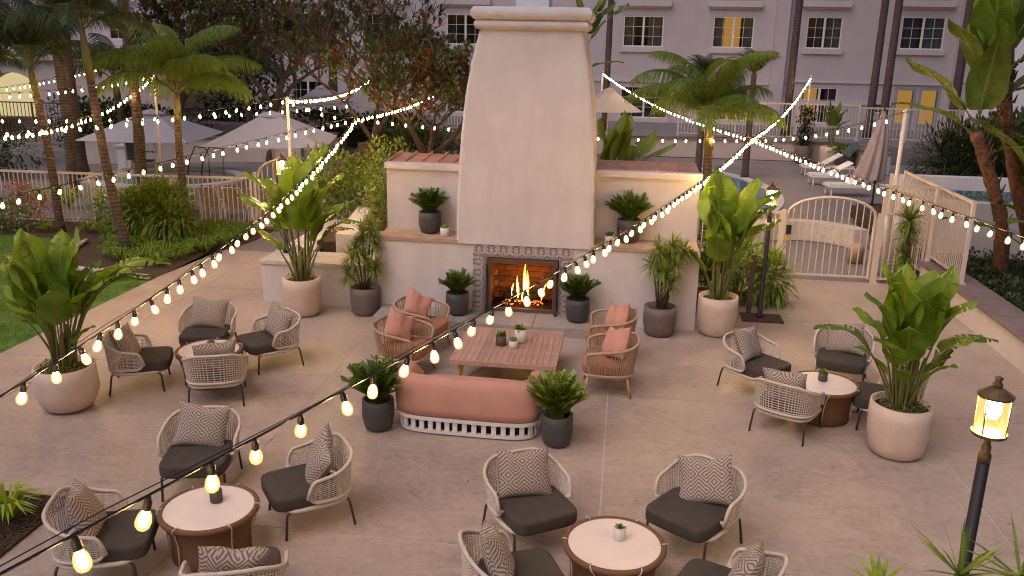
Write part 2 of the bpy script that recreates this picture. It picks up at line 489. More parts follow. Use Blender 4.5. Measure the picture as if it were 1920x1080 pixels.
# ------------------------------------------------------------------ mesh builder
class MB:
    def __init__(s):
        s.v = []; s.f = []; s.m = []; s.uv = {}
    def add(s, vs, fs, mi=0, uvs=None):
        o = len(s.v)
        s.v.extend([tuple(x) for x in vs])
        for i, f in enumerate(fs):
            if uvs is not None:
                s.uv[len(s.f)] = uvs[i]
            s.f.append([o + k for k in f]); s.m.append(mi)
        return s
    def box(s, c, d, rz=0, mi=0, top=1.0, rx=0):
        x, y, z = d[0] / 2, d[1] / 2, d[2] / 2
        vs = [(-x, -y, -z), (x, -y, -z), (x, y, -z), (-x, y, -z), (-x * top, -y * top, z), (x * top, -y * top, z), (x * top, y * top, z), (-x * top, y * top, z)]
        mm = Matrix.Translation(c) @ Matrix.Rotation(rz, 4, 'Z') @ Matrix.Rotation(rx, 4, 'X')
        vs = [mm @ Vector(v) for v in vs]
        return s.add(vs, [(3, 2, 1, 0), (4, 5, 6, 7), (0, 1, 5, 4), (1, 2, 6, 5), (2, 3, 7, 6), (3, 0, 4, 7)], mi)
    def tube(s, pts, r, n=6, mi=0, closed=False, flat=1.0, cap=True):
        pts = [Vector(p) for p in pts]
        k = len(pts)
        rs = r if isinstance(r, (list, tuple)) else [r] * k
        vs = []
        prev = None
        for i, p in enumerate(pts):
            if closed:
                t = pts[(i + 1) % k] - pts[i - 1]
            else:
                t = pts[min(i + 1, k - 1)] - pts[max(i - 1, 0)]
            if t.length < 1e-9:
                t = Vector((0, 0, 1))
            t.normalize()
            a = Vector((0, 0, 1)) if prev is None else prev
            if abs(a.dot(t)) > 0.95 and prev is None:
                a = Vector((1, 0, 0))
            b = (a - t * a.dot(t)).normalized()
            prev = b
            c = t.cross(b)
            for j in range(n):
                an = 2 * PI * j / n
                vs.append(p + b * (math.cos(an) * rs[i] * flat) + c * (math.sin(an) * rs[i]))
        fs = []
        for i in range(k if closed else k - 1):
            for j in range(n):
                a0 = i * n + j; a1 = i * n + (j + 1) % n
                b0 = ((i + 1) % k) * n + j; b1 = ((i + 1) % k) * n + (j + 1) % n
                fs.append((a0, a1, b1, b0))
        if not closed and cap:
            fs.append(tuple(range(n - 1, -1, -1)))
            fs.append(tuple((k - 1) * n + j for j in range(n)))
        return s.add(vs, fs, mi)
    def lathe(s, prof, n=24, c=(0, 0, 0), mi=0, sx=1, sy=1):
        vs = []; fs = []
        for r, z in prof:
            for j in range(n):
                a = 2 * PI * j / n
                vs.append((c[0] + r * sx * math.cos(a), c[1] + r * sy * math.sin(a), c[2] + z))
        for i in range(len(prof) - 1):
            for j in range(n):
                a = i * n + j; b = i * n + (j + 1) % n
                fs.append((a, b, b + n, a + n))
        if prof[0][0] > 1e-5:
            fs.append(tuple(range(n - 1, -1, -1)))
        if prof[-1][0] > 1e-5:
            fs.append(tuple((len(prof) - 1) * n + j for j in range(n)))
        return s.add(vs, fs, mi)
    def prism(s, poly, z0, z1, mi=0):
        n = len(poly)
        vs = [(x, y, z0) for x, y in poly] + [(x, y, z1) for x, y in poly]
        fs = [tuple(range(n - 1, -1, -1)), tuple(range(n, 2 * n))]
        for i in range(n):
            j = (i + 1) % n
            fs.append((i, j, n + j, n + i))
        return s.add(vs, fs, mi)
    def grid(s, fn, nu, nv, mi=0, uv=True):
        vs = [fn(i / nu, j / nv) for j in range(nv + 1) for i in range(nu + 1)]
        fs = []; us = []
        for j in range(nv):
            for i in range(nu):
                a = j * (nu + 1) + i
                fs.append((a, a + 1, a + nu + 2, a + nu + 1))
                us.append([(i / nu, j / nv), ((i + 1) / nu, j / nv), ((i + 1) / nu, (j + 1) / nv), (i / nu, (j + 1) / nv)])
        return s.add(vs, fs, mi, us if uv else None)
    def mesh(s, name, mats, smooth=False):
        me = bpy.data.meshes.new(name)
        me.from_pydata(s.v, [], s.f)
        if not isinstance(mats, (list, tuple)):
            mats = [mats]
        for m in mats:
            me.materials.append(MT[m] if isinstance(m, str) else m)
        me.polygons.foreach_set('material_index', s.m)
        if smooth:
            me.polygons.foreach_set('use_smooth', [True] * len(s.f))
        if s.uv:
            ul = me.uv_layers.new(name="UVMap")
            data = [0.0] * (2 * len(me.loops))
            for p in me.polygons:
                u = s.uv.get(p.index)
                if u:
                    for k, li in enumerate(p.loop_indices):
                        data[2 * li], data[2 * li + 1] = u[k]
            ul.data.foreach_set('uv', data)
        me.update()
        return me
    def build(s, name, mats, parent=None, smooth=False, loc=(0, 0, 0), rot=(0, 0, 0), scale=(1, 1, 1)):
        return put(name, s.mesh(name, mats, smooth), parent, loc, rot, scale)

def put(name, me, parent=None, loc=(0, 0, 0), rot=(0, 0, 0), scale=(1, 1, 1)):
    o = bpy.data.objects.new(name, me)
    COL.objects.link(o)
    o.location = loc; o.rotation_euler = rot
    o.scale = (scale,) * 3 if isinstance(scale, (int, float)) else scale
    if parent:
        o.parent = parent
    return o

def tag(o, label=None, cat=None, group=None, kind=None):
    if label: o['label'] = label
    if cat: o['category'] = cat
    if group: o['group'] = group
    if kind: o['kind'] = kind
    return o

def thing(name, label, cat, loc=(0, 0, 0), rz=0, group=None):
    o = bpy.data.objects.new(name, None)
    COL.objects.link(o)
    o.empty_display_size = 0.1
    o.location = loc
    o.rotation_euler = (0, 0, rz)
    return tag(o, label, cat, group)

def copy_tree(o, parent=None):
    c = o.copy()
    COL.objects.link(c)
    c.parent = parent
    for ch in list(o.children):
        copy_tree(ch, c)
    return c

def copy_thing(o, label, loc, rz=0, group=None, scale=None):
    c = copy_tree(o)
    c.location = loc
    c.rotation_euler = (0, 0, rz)
    if scale: c.scale = (scale,) * 3
    c['label'] = label
    if group: c['group'] = group
    return c

def lerp(a, b, t): return a + (b - a) * t
def struct(o, label=None): return tag(o, label, kind='structure')

# ------------------------------------------------------------------ ground
g = MB(); g.add([(-120, -60, -0.06), (120, -60, -0.06), (120, 160, -0.06), (-120, 160, -0.06)], [(0, 1, 2, 3)])
struct(g.build('ground', 'earth'), "dark bare earth under the whole garden")

patio = thing('patio', "smooth taupe concrete patio scored into big squares", None)
struct(patio)
b = MB(); b.box((-1.45, 8.6, -0.021), (14.6, 17.3, 0.03)); b.build('slab_base', 'joint', patio)
xs = [-8.75, -7.6, -3.82, -0.05, 3.78, 5.868]
ys = [0.0, 3.05, 6.79, 10.55, 14.35, 17.24]
BED = [(-5.2, 6.98), (-4.96, 5.6), (-4.7, 4.2), (-4.6, 3.0), (-8.0, 3.0), (-8.0, 7.5)]
for i in range(5):
    for j in range(5):
        x0, x1, y0, y1 = xs[i] + .008, xs[i + 1] - .008, ys[j] + .008, ys[j + 1] - .008
        b = MB(); b.box(((x0 + x1) / 2, (y0 + y1) / 2, -0.01), (x1 - x0, y1 - y0, 0.02))
        b.build('slab', 'patio', patio)

deck = MB(); deck.add([(-34, 19.6, -0.02), (30, 19.6, -0.02), (30, 37, -0.02), (-34, 37, -0.02)], [(0, 1, 2, 3)])
deck.add([(-8.7, 17.3, -0.02), (6.3, 17.3, -0.02), (6.3, 19.6, -0.02), (-8.7, 19.6, -0.02)], [(0, 1, 2, 3)])
struct(deck.build('pool_deck', 'deck'), "grey concrete pool deck behind the fences")
# pool and spa
pool_poly = [(-9.6, 26.6), (-9.2, 28.9), (-7.5, 29.6), (-4.5, 30.6), (-0.5, 32.5), (1.6, 34.0), (2.9, 33.2), (4.1, 31.2), (4.6, 29.0), (4.5, 26.5), (3.6, 24.4), (1.0, 23.8), (-3, 23.6), (-7, 24.6)]
def coping(poly, w, z0, z1, mi=0):
    mb = MB()
    cx = sum(p[0] for p in poly) / len(poly); cy = sum(p[1] for p in poly) / len(poly)
    out = []
    for x, y in poly:
        d = math.hypot(x - cx, y - cy)
        out.append((x + (x - cx) / d * w, y + (y - cy) / d * w))
    n = len(poly)
    for i in range(n):
        j = (i + 1) % n
        q = [poly[i], poly[j], out[j], out[i]]
        mb.prism(q, z0, z1, mi)
    return mb
def smooth_poly(poly, k=5):
    n = len(poly); o = []
    for i in range(n):
        p0, p1, p2, p3 = [Vector((*poly[(i + d) % n], 0)) for d in (-1, 0, 1, 2)]
        for t in range(k):
            t /= k
            q = 0.5 * ((2 * p1) + (p2 - p0) * t + (2 * p0 - 5 * p1 + 4 * p2 - p3) * t * t + (3 * p1 - p0 - 3 * p2 + p3) * t ** 3)
            o.append((q.x, q.y))
    return o
sp = smooth_poly(pool_poly)
w = MB(); w.prism(sp, -0.015, -0.005)
struct(w.build('pool_water', 'water'), "blue green swimming pool water")
struct(coping(sp, 0.35, -0.018, 0.03).build('pool_coping', 'stucco_t'), "pale coping around the swimming pool")
spa_poly = smooth_poly([(-16.6, 25.2), (-16.9, 26.6), (-16.0, 27.7), (-14.6, 28.1), (-13.2, 27.6), (-12.6, 26.2), (-13.4, 25.0), (-15.0, 24.6)])
w = MB(); w.prism(spa_poly, -0.012, 0.0)
struct(w.build('wading_pool_water', 'water'), "still water of the small round pool by the chair lift")
struct(coping(spa_poly, 0.4, -0.016, 0.05).build('wading_pool_coping', 'stucco_t'), "pale coping around the small round pool")

# lawn and planting beds
l = MB()
lawn = [(-8.76, 3.5), (-8.76, 14.62), (-9.6, 14.75), (-10.5, 14.95), (-11.2, 15.6), (-11.6, 16.4), (-11.9, 17.5), (-14, 17.7), (-22, 17.7), (-22, 3.5)]
l.prism(lawn, -0.05, -0.012)
struct(l.build('lawn', 'lawn'), "clipped green lawn left of the patio")
bed = [(-8.76, 14.62), (-9.6, 14.75), (-10.5, 14.95), (-11.2, 15.6), (-11.6, 16.4), (-11.9, 17.5), (-22, 17.7), (-22, 19.5), (-8.3, 19.5), (-8.3, 18.3), (-8.6, 16.6)]
l = MB(); l.prism(bed, -0.05, 0.0)
struct(l.build('planting_bed', 'soil'), "brown mulch bed below the left fence")
e = MB()
edge = [(-8.8, 14.62), (-9.6, 14.75), (-10.5, 14.95), (-11.0, 15.35), (-11.4, 16.0), (-11.6, 16.6), (-11.75, 17.2)]
e.tube([(x, y, 0.02) for x, y in edge], 0.055, 6)
e.v = [(x, y, z + .03) for x, y, z in e.v]
tag(e.build('lawn_edging', 'bench', smooth=True), "curved concrete edging between the lawn and the mulch bed", "edging")
# lawn blades
gb = MB()
rg = random.Random(3)
for _ in range(22000):
    x = rg.uniform(-16, -8.8); y = rg.uniform(9.5, 17.5)
    if x < -11.3 + (y < 15) * 3.5 - 3.5 and False: continue
    if y > 14.5 and x > -11.9 and not (x < -11.2 - 0.35 * max(0, y - 15.6)): continue
    if x < -0.9 * y + 0.2: continue
    h = rg.uniform(.02, .05); a = rg.uniform(0, PI); dx, dy = math.cos(a) * .006, math.sin(a) * .006
    k = rg.uniform(-.02, .02)
    gb.add([(x - dx, y - dy, -.012), (x + dx, y + dy, -.012), (x + k, y + k, h)], [(0, 1, 2)])
tag(gb.build('grass', 'grass'), "short mown grass blades of the lawn", None, kind='stuff')

# ------------------------------------------------------------------ fireplace
fp = thing('outdoor_fireplace', "tall white stucco outdoor fireplace with tapering chimney and lit fire", 'fireplace', (0, 0, 0))
XL, XR = -2.38, -0.75       # tile surround
OL, OR_, OT = -2.16, -0.96, 1.06
FY = 13.5
low = MB()
def wallbox(mb, x0, x1, y0, y1, z0, z1, mi=0): mb.box(((x0 + x1) / 2, (y0 + y1) / 2, (z0 + z1) / 2), (x1 - x0, y1 - y0, z1 - z0), mi=mi)
wallbox(low, -4.0, OL, FY, 14.6, 0, 1.27)
wallbox(low, OR_, 1.27, FY, 14.6, 0, 1.27)
wallbox(low, OL, OR_, FY, 14.6, OT, 1.27)
wallbox(low, OL, OR_, 14.3, 14.6, 0, OT)
wallbox(low, OL, OR_, FY, 14.3, 0, 0.15)
low.build('lower_wall', 'stucco', fp)
for x0, x1 in ((-4.0, -2.6), (-0.47, 1.24)):
    b = MB(); wallbox(b, x0, x1, 14.16, 15.2, 1.271, 2.36); b.build('upper_wall', 'stucco', fp)
    b = MB()
    wallbox(b, x0 - .02, x1 + .03, 14.10, 14.28, 2.361, 2.46)
    b.build('cornice', 'stucco', fp)
    n = 5
    for k in range(n):
        a0 = lerp(x0, x1, k / n); a1 = lerp(x0, x1, (k + 1) / n)
        b = MB()
        b.add([(a0 + .01, 14.28, 2.44), (a1 - .01, 14.28, 2.44), (a1 - .01, 15.2, 2.50), (a0 + .01, 15.2, 2.50),
               (a0 + .01, 14.28, 2.41), (a1 - .01, 14.28, 2.41), (a1 - .01, 15.2, 2.47), (a0 + .01, 15.2, 2.47)],
              [(0, 1, 2, 3), (7, 6, 5, 4), (0, 4, 5, 1), (1, 5, 6, 2), (2, 6, 7, 3), (3, 7, 4, 0)])
        pn = b.build('copper_panel', 'copper', fp)
        b = MB(); b.box(((a0), 14.75, 2.49), (0.022, 0.94, 0.045), rx=math.atan2(.06, .92)); b.build('seam', 'copper', pn)
    if x0 < -3: cuts = [x0, -3.3, x1]
    else: cuts = [x0, 0.35, x1]
    for a0, a1 in zip(cuts, cuts[1:]):
        b = MB(); wallbox(b, a0 + .003, a1 - .003, FY - .03, 14.158, 1.271, 1.325); b.build('ledge_stone', 'ledge', fp)
# chimney : flared body
ch = MB()
prof = [(1.272, -2.66, -0.42, 13.46), (1.8, -2.655, -0.43, 13.47), (2.44, -2.635, -0.455, 13.49), (3.1, -2.59, -0.50, 13.52), (3.62, -2.54, -0.545, 13.55), (4.1, -2.46, -0.62, 13.58), (4.5, -2.36, -0.70, 13.60), (4.66, -2.32, -0.73, 13.61)]
vs = []; fs = []
for z, a, c, y in prof:
    d = y + 1.25
    bb = 0.05
    vs += [(a + bb, y, z), (c - bb, y, z), (c - .015, y + .015, z), (c, y + bb, z), (c, d, z), (a, d, z), (a, y + bb, z), (a + .015, y + .015, z)]
for i in range(len(prof) - 1):
    for j in range(8):
        a = i * 8 + j; c = i * 8 + (j + 1) % 8
        fs.append((a, c, c + 8, a + 8))
fs.append(tuple((len(prof) - 1) * 8 + j for j in range(8)))
ch.add(vs, fs)
ch.build('chimney', 'stucco', fp)
cp = MB()
def roll(mb, x0, x1, y0, y1, z0, z1, bulge, n=6):
    vs = []; fs = []
    for i in range(n + 1):
        t = i / n; z = lerp(z0, z1, t); o = bulge * math.sin(PI * t) ** .7 if 0 < t < 1 else 0
        vs += [(x0 - o, y0 - o, z), (x1 + o, y0 - o, z), (x1 + o, y1 + o, z), (x0 - o, y1 + o, z)]
    for i in range(n):
        for j in range(4):
            a = i * 4 + j; c = i * 4 + (j + 1) % 4
            fs.append((a, c, c + 4, a + 4))
    fs += [(3, 2, 1, 0), tuple(n * 4 + j for j in range(4))]
    mb.add(vs, fs)
roll(cp, -2.36, -0.69, 13.57, 14.90, 4.64, 4.78, .045)
roll(cp, -2.40, -0.65, 13.53, 14.94, 4.78, 4.97, .05)
cp.build('chimney_cap', 'stucco', fp)
b = MB(); wallbox(b, -1.82, -1.30, 14.0, 14.6, 4.971, 5.12); b.build('flue', 'stucco_w', fp)
# hearth
hx = [-3.9, -2.6, -1.3, 0.08]
for a0, a1 in zip(hx, hx[1:]):
    b = MB(); wallbox(b, a0 + .004, a1 - .004, 12.76, 13.5, 0.0, 0.15); b.build('hearth_slab', 'hearth', fp)
# tiles
def tile(x0, x1, z0, z1, flip=0):
    mb = MB()
    y0, y1 = 13.475, 13.499
    uvs = {0: [(0, 0), (1, 0), (1, 1), (0, 1)], 1: [(0, 1), (0, 0), (1, 0), (1, 1)], 2: [(1, 0), (1, 1), (0, 1), (0, 0)]}[flip]
    e0 = [(0, 0)] * 4
    mb.add([(x0, y0, z0), (x1, y0, z0), (x1, y0, z1), (x0, y0, z1), (x0, y1, z0), (x1, y1, z0), (x1, y1, z1), (x0, y1, z1)],
           [(0, 1, 2, 3), (1, 5, 6, 2), (3, 2, 6, 7), (4, 0, 3, 7), (4, 5, 1, 0)], 0, [uvs, e0, e0, e0, e0])
    mb.build('tile', 'tile', fp)
nt_ = 8; tw = (XR - XL) / nt_
for k in range(nt_): tile(XL + k * tw + .002, XL + (k + 1) * tw - .002, 1.075, 1.272, 0)
nz = 5; th = (1.07 - 0.152) / nz
for k in range(nz):
    tile(XL + .002, XL + tw - .002, .152 + k * th, .152 + (k + 1) * th - .004, 1)
    tile(XR - tw + .002, XR - .002, .152 + k * th, .152 + (k + 1) * th - .004, 2)
# metal frame, firebox, bricks
fr = MB()
wallbox(fr, OL + .02, OL + .09, 13.44, 13.52, 0.152, 1.05); wallbox(fr, OR_ - .09, OR_ - .02, 13.44, 13.52, 0.152, 1.05); wallbox(fr, OL + .09, OR_ - .09, 13.44, 13.52, 0.98, 1.05); wallbox(fr, OL + .09, OR_ - .09, 13.46, 13.52, 0.152, 0.21)
fr.build('door_frame', 'browntrim', fp)
bkm = {}
def brick(cx, cy, cz, dx, dy, dz):
    k = (dx, dy, dz)
    if k not in bkm:
        mb = MB(); mb.box((0, 0, 0), (dx - .008, dy - .004, dz - .008)); bkm[k] = mb.mesh('brick', 'fb')
    put('brick', bkm[k], fp, (cx, cy, cz))
for r in range(9):
    for k in range(6):
        cx = OL + .1 + k * .2 + (0.0 if r % 2 else .1)
        if cx < OR_ - .02: brick(cx, 14.28, .2 + r * .1, .2, .04, .1)
    for k in range(4):
        cy = 13.62 + k * .18 + (0.0 if r % 2 else .06)
        if cy < 14.25:
            brick(OL + .02, cy, .2 + r * .1, .04, .18, .1); brick(OR_ - .02, cy, .2 + r * .1, .04, .18, .1)
b = MB(); wallbox(b, OL + .04, OR_ - .04, 13.53, 14.26, .152, .16); b.build('firebox_floor', 'soot_shade', fp)
for s in (-1, 1):
    b = MB(); x = (OL + OR_) / 2 + s * .575
    b.tube([(x, 13.36, .151), (x, 13.40, .30), (x, 13.425, .95)], .016, 6)
    b.box((x, 13.37, .165), (.05, .07, .028))
    b.build('andiron', 'soot_shade', fp)
gr = MB()
for k in range(6): gr.tube([(-1.84 + k * .11, 13.72, .24), (-1.84 + k * .11, 14.08, .22)], .012, 5)
gr.tube([(-1.88, 13.74, .23), (-1.24, 13.74, .23)], .014, 5)
gr.build('grate', 'soot_shade', fp)
rl = random.Random(5)
for (x, y, z, a, l, r) in ((-1.62, 13.95, .30, .1, .62, .055), (-1.58, 13.84, .30, -.15, .6, .05), (-1.55, 13.9, .39, .5, .5, .05), (-1.7, 13.92, .38, -.7, .4, .042), (-1.38, 13.9, .33, 1.1, .34, .045)):
    mb = MB(); pts = []; rs = []
    for k in range(7):
        t = k / 6 - .5
        pts.append((math.cos(a) * t * l + rl.uniform(-.01, .01), math.sin(a) * t * l * .5, rl.uniform(-.01, .01))); rs.append(r * rl.uniform(.85, 1.15))
    mb.tube(pts, rs, 8)
    o = mb.build('log', 'logs', None, loc=(x, y, z))
    tag(o, None, 'log')
    LOGL = ["charred back log lying flat in the fire", "charred front log lying on the grate in the fire", "charred log crossing on top of the burning pile", "short charred log leaning left on the fire pile", "stubby charred log at the right end of the fire"]
    o['label'] = LOGL[sum(1 for q in COL.objects if q.name.startswith('log')) - 1]
    o['group'] = "logs burning in the fireplace"
em = MB()
for _ in range(70):
    x = rl.uniform(-1.9, -1.25); y = rl.uniform(13.72, 13.95)
    em.box((x, y, .19 + rl.uniform(0, .07)), (.02, .02, .015), rl.uniform(0, 3))
tag(em.build('embers', 'ember'), "glowing orange embers under the burning logs", None, kind='stuff')
def flame(name, x, y, z, h, w, lean, seed, par=None):
    rr = random.Random(seed); mb = MB(); pts = []; rs = []
    n = 12; ph = rr.uniform(0, 6)
    for k in range(n + 1):
        t = k / n
        pts.append((lean * t * t + .22 * w * math.sin(ph + 5 * t) * t, 0, h * t))
        rs.append(max(.002, w * (math.sin(PI * min(1, (t * .85 + .12))) ** 1.2) * (1 - .35 * t)))
    mb.tube(pts, rs, 10, flat=.6)
    return mb.build(name, 'flame', par, True, loc=(x, y, z))
fl = thing('fire', "tall yellow flames rising from the logs", 'fire', (-1.56, 13.85, .30))
flame('flame', .0, -.01, .02, .62, .075, .03, 1, fl); flame('flame', .045, -.02, 0, .48, .068, .02, 2, fl); flame('flame', -.10, -.03, -.02, .40, .055, -.02, 3, fl)
flame('flame', -.21, .0, 0, .24, .036, .03, 4, fl); flame('flame', .07, -.07, -.06, .26, .036, -.02, 5, fl); flame('flame', .30, -.03, -.03, .30, .034, .07, 6, fl); flame('flame', -.02, -.1, -.05, .16, .03, 0, 7, fl)

# ------------------------------------------------------------------ low planter walls left of the fireplace
lp = thing('planter_bench', "pale terrazzo topped low planter wall left of the fireplace", 'wall')
b = MB()
wallbox(b, -6.15, -4.004, 13.74, 14.5, 0, .68); wallbox(b, -6.15, -5.55, 14.5, 17.4, 0, .68)
b.build('wall_body', 'stucco', lp)
b = MB()
wallbox(b, -6.18, -4.004, 13.71, 14.53, .681, .74); wallbox(b, -6.18, -5.52, 14.53, 17.4, .681, .74)
b.build('bench_top', 'bench', lp)
b = MB()
b.prism([(-5.2, 14.9), (-4.05, 14.9), (-4.05, 15.3), (-4.9, 15.3), (-5.3, 17.6), (-5.62, 17.6)], .5, 1.0)
b.build('raised_wall', 'bench', lp)
b = MB(); wallbox(b, -5.52, -4.01, 14.5, 15.0, .3, .60); wallbox(b, -5.6, -4.01, 15.0, 19, .2, .82)
struct(b.build('planter_soil', 'soil'), "brown soil inside the raised planter")

# ------------------------------------------------------------------ right planter wall with cap and bed
rw = thing('planter_wall', "long low white planter wall with brown stone cap along the right", 'wall')
b = MB(); wallbox(b, 5.86, 6.16, 3.0, 17.15, 0, .45); b.build('wall_body', 'stucco', rw)
y = 3.0
while y < 17.0:
    b = MB(); y2 = min(y + 1.2, 17.2); wallbox(b, 5.80, 6.40, y + .004, y2 - .004, .451, .50); b.build('cap_stone', 'cap', rw); y = y2
b = MB(); wallbox(b, 6.17, 14, 3, 24, .1, .42)
struct(b.build('raised_bed', 'soil'), "raised soil bed right of the planter wall")

# ------------------------------------------------------------------ fences
pk_cache = {}
def picket(h, w=.018):
    k = (round(h, 3), w)
    if k not in pk_cache:
        mb = MB(); mb.box((0, 0, h / 2), (w, w, h)); pk_cache[k] = mb.mesh('picket', 'fence')
    return pk_cache[k]
def bar(mb, a, b_, w, h):
    a = Vector(a); b_ = Vector(b_); d = b_ - a
    mb.box((a + b_) / 2, (d.length, w, h), math.atan2(d.y, d.x))
def fence(label, a, b_, z0, z1, step=.11, posts=None, mat='fence', stuff=False, top=.05, midrail=None, group=None):
    a = Vector((*a, 0)); b_ = Vector((*b_, 0)); L = (b_ - a).length; d = (b_ - a) / L
    rz = math.atan2(d.y, d.x)
    t = thing('metal_fence', label, 'fence', (a.x, a.y, z0), rz, group)
    H = z1 - z0
    mb = MB(); mb.box((L / 2, 0, H - top / 2), (L, .045, top)); mb.build('top_rail', mat, t)
    mb = MB(); mb.box((L / 2, 0, .10), (L, .03, .03)); mb.build('bottom_rail', mat, t)
    if midrail:
        mb = MB(); mb.box((L / 2, 0, midrail - z0), (L, .035, .035)); mb.build('middle_rail', mat, t)
    posts = posts or [0, L]
    for p in posts:
        mb = MB(); mb.box((p, 0, H / 2 + .005), (.06, .06, H + .01)); mb.box((p, 0, .012), (.12, .12, .024)); mb.build('fence_post', mat, t)
    n = int(L / step)
    h = H - top - .115 - .002
    if stuff:
        mb = MB()
        for k in range(1, n):
            mb.box((k * L / n, 0, .116 + h / 2), (.022, .022, h))
        tag(mb.build('pickets', mat, t), kind='stuff')
    else:
        me = picket(h)
        for k in range(1, n):
            x = k * L / n
            if min(abs(x - p) for p in posts) < .04: continue
            put('picket', me, t, (x, 0, .116))
    return t
fence("long cream picket fence behind the rose bushes at far left", (-21.5, 18.6), (-12.6, 18.9), 0, 1.29, .115, [0, 4.4, 8.9])
fence("cream picket fence between the palms, behind the fern bush", (-12.55, 18.92), (-8.75, 19.25), 0, 1.28, .115, [0, 1.9, 3.81])
fence("cream fence panel left of the arched gate, behind the potted plants", (1.3, 17.2), (3.12, 17.2), 0, 1.37, .105)
fence("tall cream fence panel between the arched gate and the corner", (5.03, 17.2), (5.98, 17.2), 0, 1.97, .105, midrail=1.40)
fence("tall cream fence standing on the brown wall cap at right", (6.02, 17.28), (6.02, 15.55), .5, 1.97, .085)
fence("cream fence running back from the corner beside the raised spa", (6.02, 17.36), (6.02, 19.4), .1, 1.97, .11)
def arch_gate(label, x0, x1, y, zs, zt, rz=0, loc=None):
    w = x1 - x0
    t = thing('arched_gate', label, 'gate', loc or (x0, y, 0), rz)
    mb = MB(); pts = [(0.03, 0, .08), (0.03, 0, zs)]
    for k in range(1, 12):
        a = PI - PI * k / 12
        pts.append((w / 2 + (w / 2 - .03) * math.cos(a), 0, zs + (zt - zs) * math.sin(a)))
    pts += [(w - .03, 0, zs), (w - .03, 0, .08)]
    mb.tube(pts, .03, 4); mb.build('gate_frame', 'fence', t)
    mb = MB(); mb.box((w / 2, 0, .12), (w - .06, .03, .04)); mb.build('bottom_rail', 'fence', t)
    n = int(w / .125)
    for k in range(1, n):
        x = k * w / n
        h = zs + (zt - zs) * math.sqrt(max(0, 1 - ((x - w / 2) / (w / 2)) ** 2)) - .15
        mb = MB(); mb.box((x, 0, .14 + h / 2), (.018, .018, h)); mb.build('picket', 'fence', t)
    for x in (-.05, w + .05):
        mb = MB(); mb.box((x, 0, .7), (.07, .07, 1.4)); mb.build('gate_post', 'fence', t)
    return t
ag = arch_gate("arched cream metal gate with a black latch box", 3.22, 4.93, 17.2, 1.33, 1.68)
mb = MB(); mb.box((.06, -.06, 1.02), (.09, .06, .18)); lk = mb.build('latch_box', 'dark', ag)
mb = MB(); mb.box((.04, -.06, .84), (.07, .05, .09)); mb.build('latch', 'litroom_latch', ag)  # yellow light on the latch is put into its emissive material
arch_gate("arched cream gate behind the left bird of paradise", 0, 1.45, 0, 1.3, 1.72, R(6), (-8.62, 19.3, 0))

# ------------------------------------------------------------------ buildings
def holed_wall(x0, x1, z0, z1, y, holes, th, parent, mat, name='wall'):
    xs_ = sorted({x0, x1, *[h[0] for h in holes], *[h[1] for h in holes]})
    zs_ = sorted({z0, z1, *[h[2] for h in holes], *[h[3] for h in holes]})
    mb = MB()
    def inside(x, z): return any(h[0] < x < h[1] and h[2] < z < h[3] for h in holes)
    for i in range(len(xs_) - 1):
        for j in range(len(zs_) - 1):
            a, b2, c, d = xs_[i], xs_[i + 1], zs_[j], zs_[j + 1]
            if inside((a + b2) / 2, (c + d) / 2): continue
            mb.add([(a, y, c), (b2, y, c), (b2, y, d), (a, y, d)], [(0, 1, 2, 3)])
    for (a, b2, c, d) in holes:
        mb.add([(a, y, c), (b2, y, c), (b2, y, d), (a, y, d), (a, y + th, c), (b2, y + th, c), (b2, y + th, d), (a, y + th, d)],
               [(0, 4, 5, 1), (1, 5, 6, 2), (2, 6, 7, 3), (3, 7, 4, 0)])
    return mb.build(name, mat, parent)
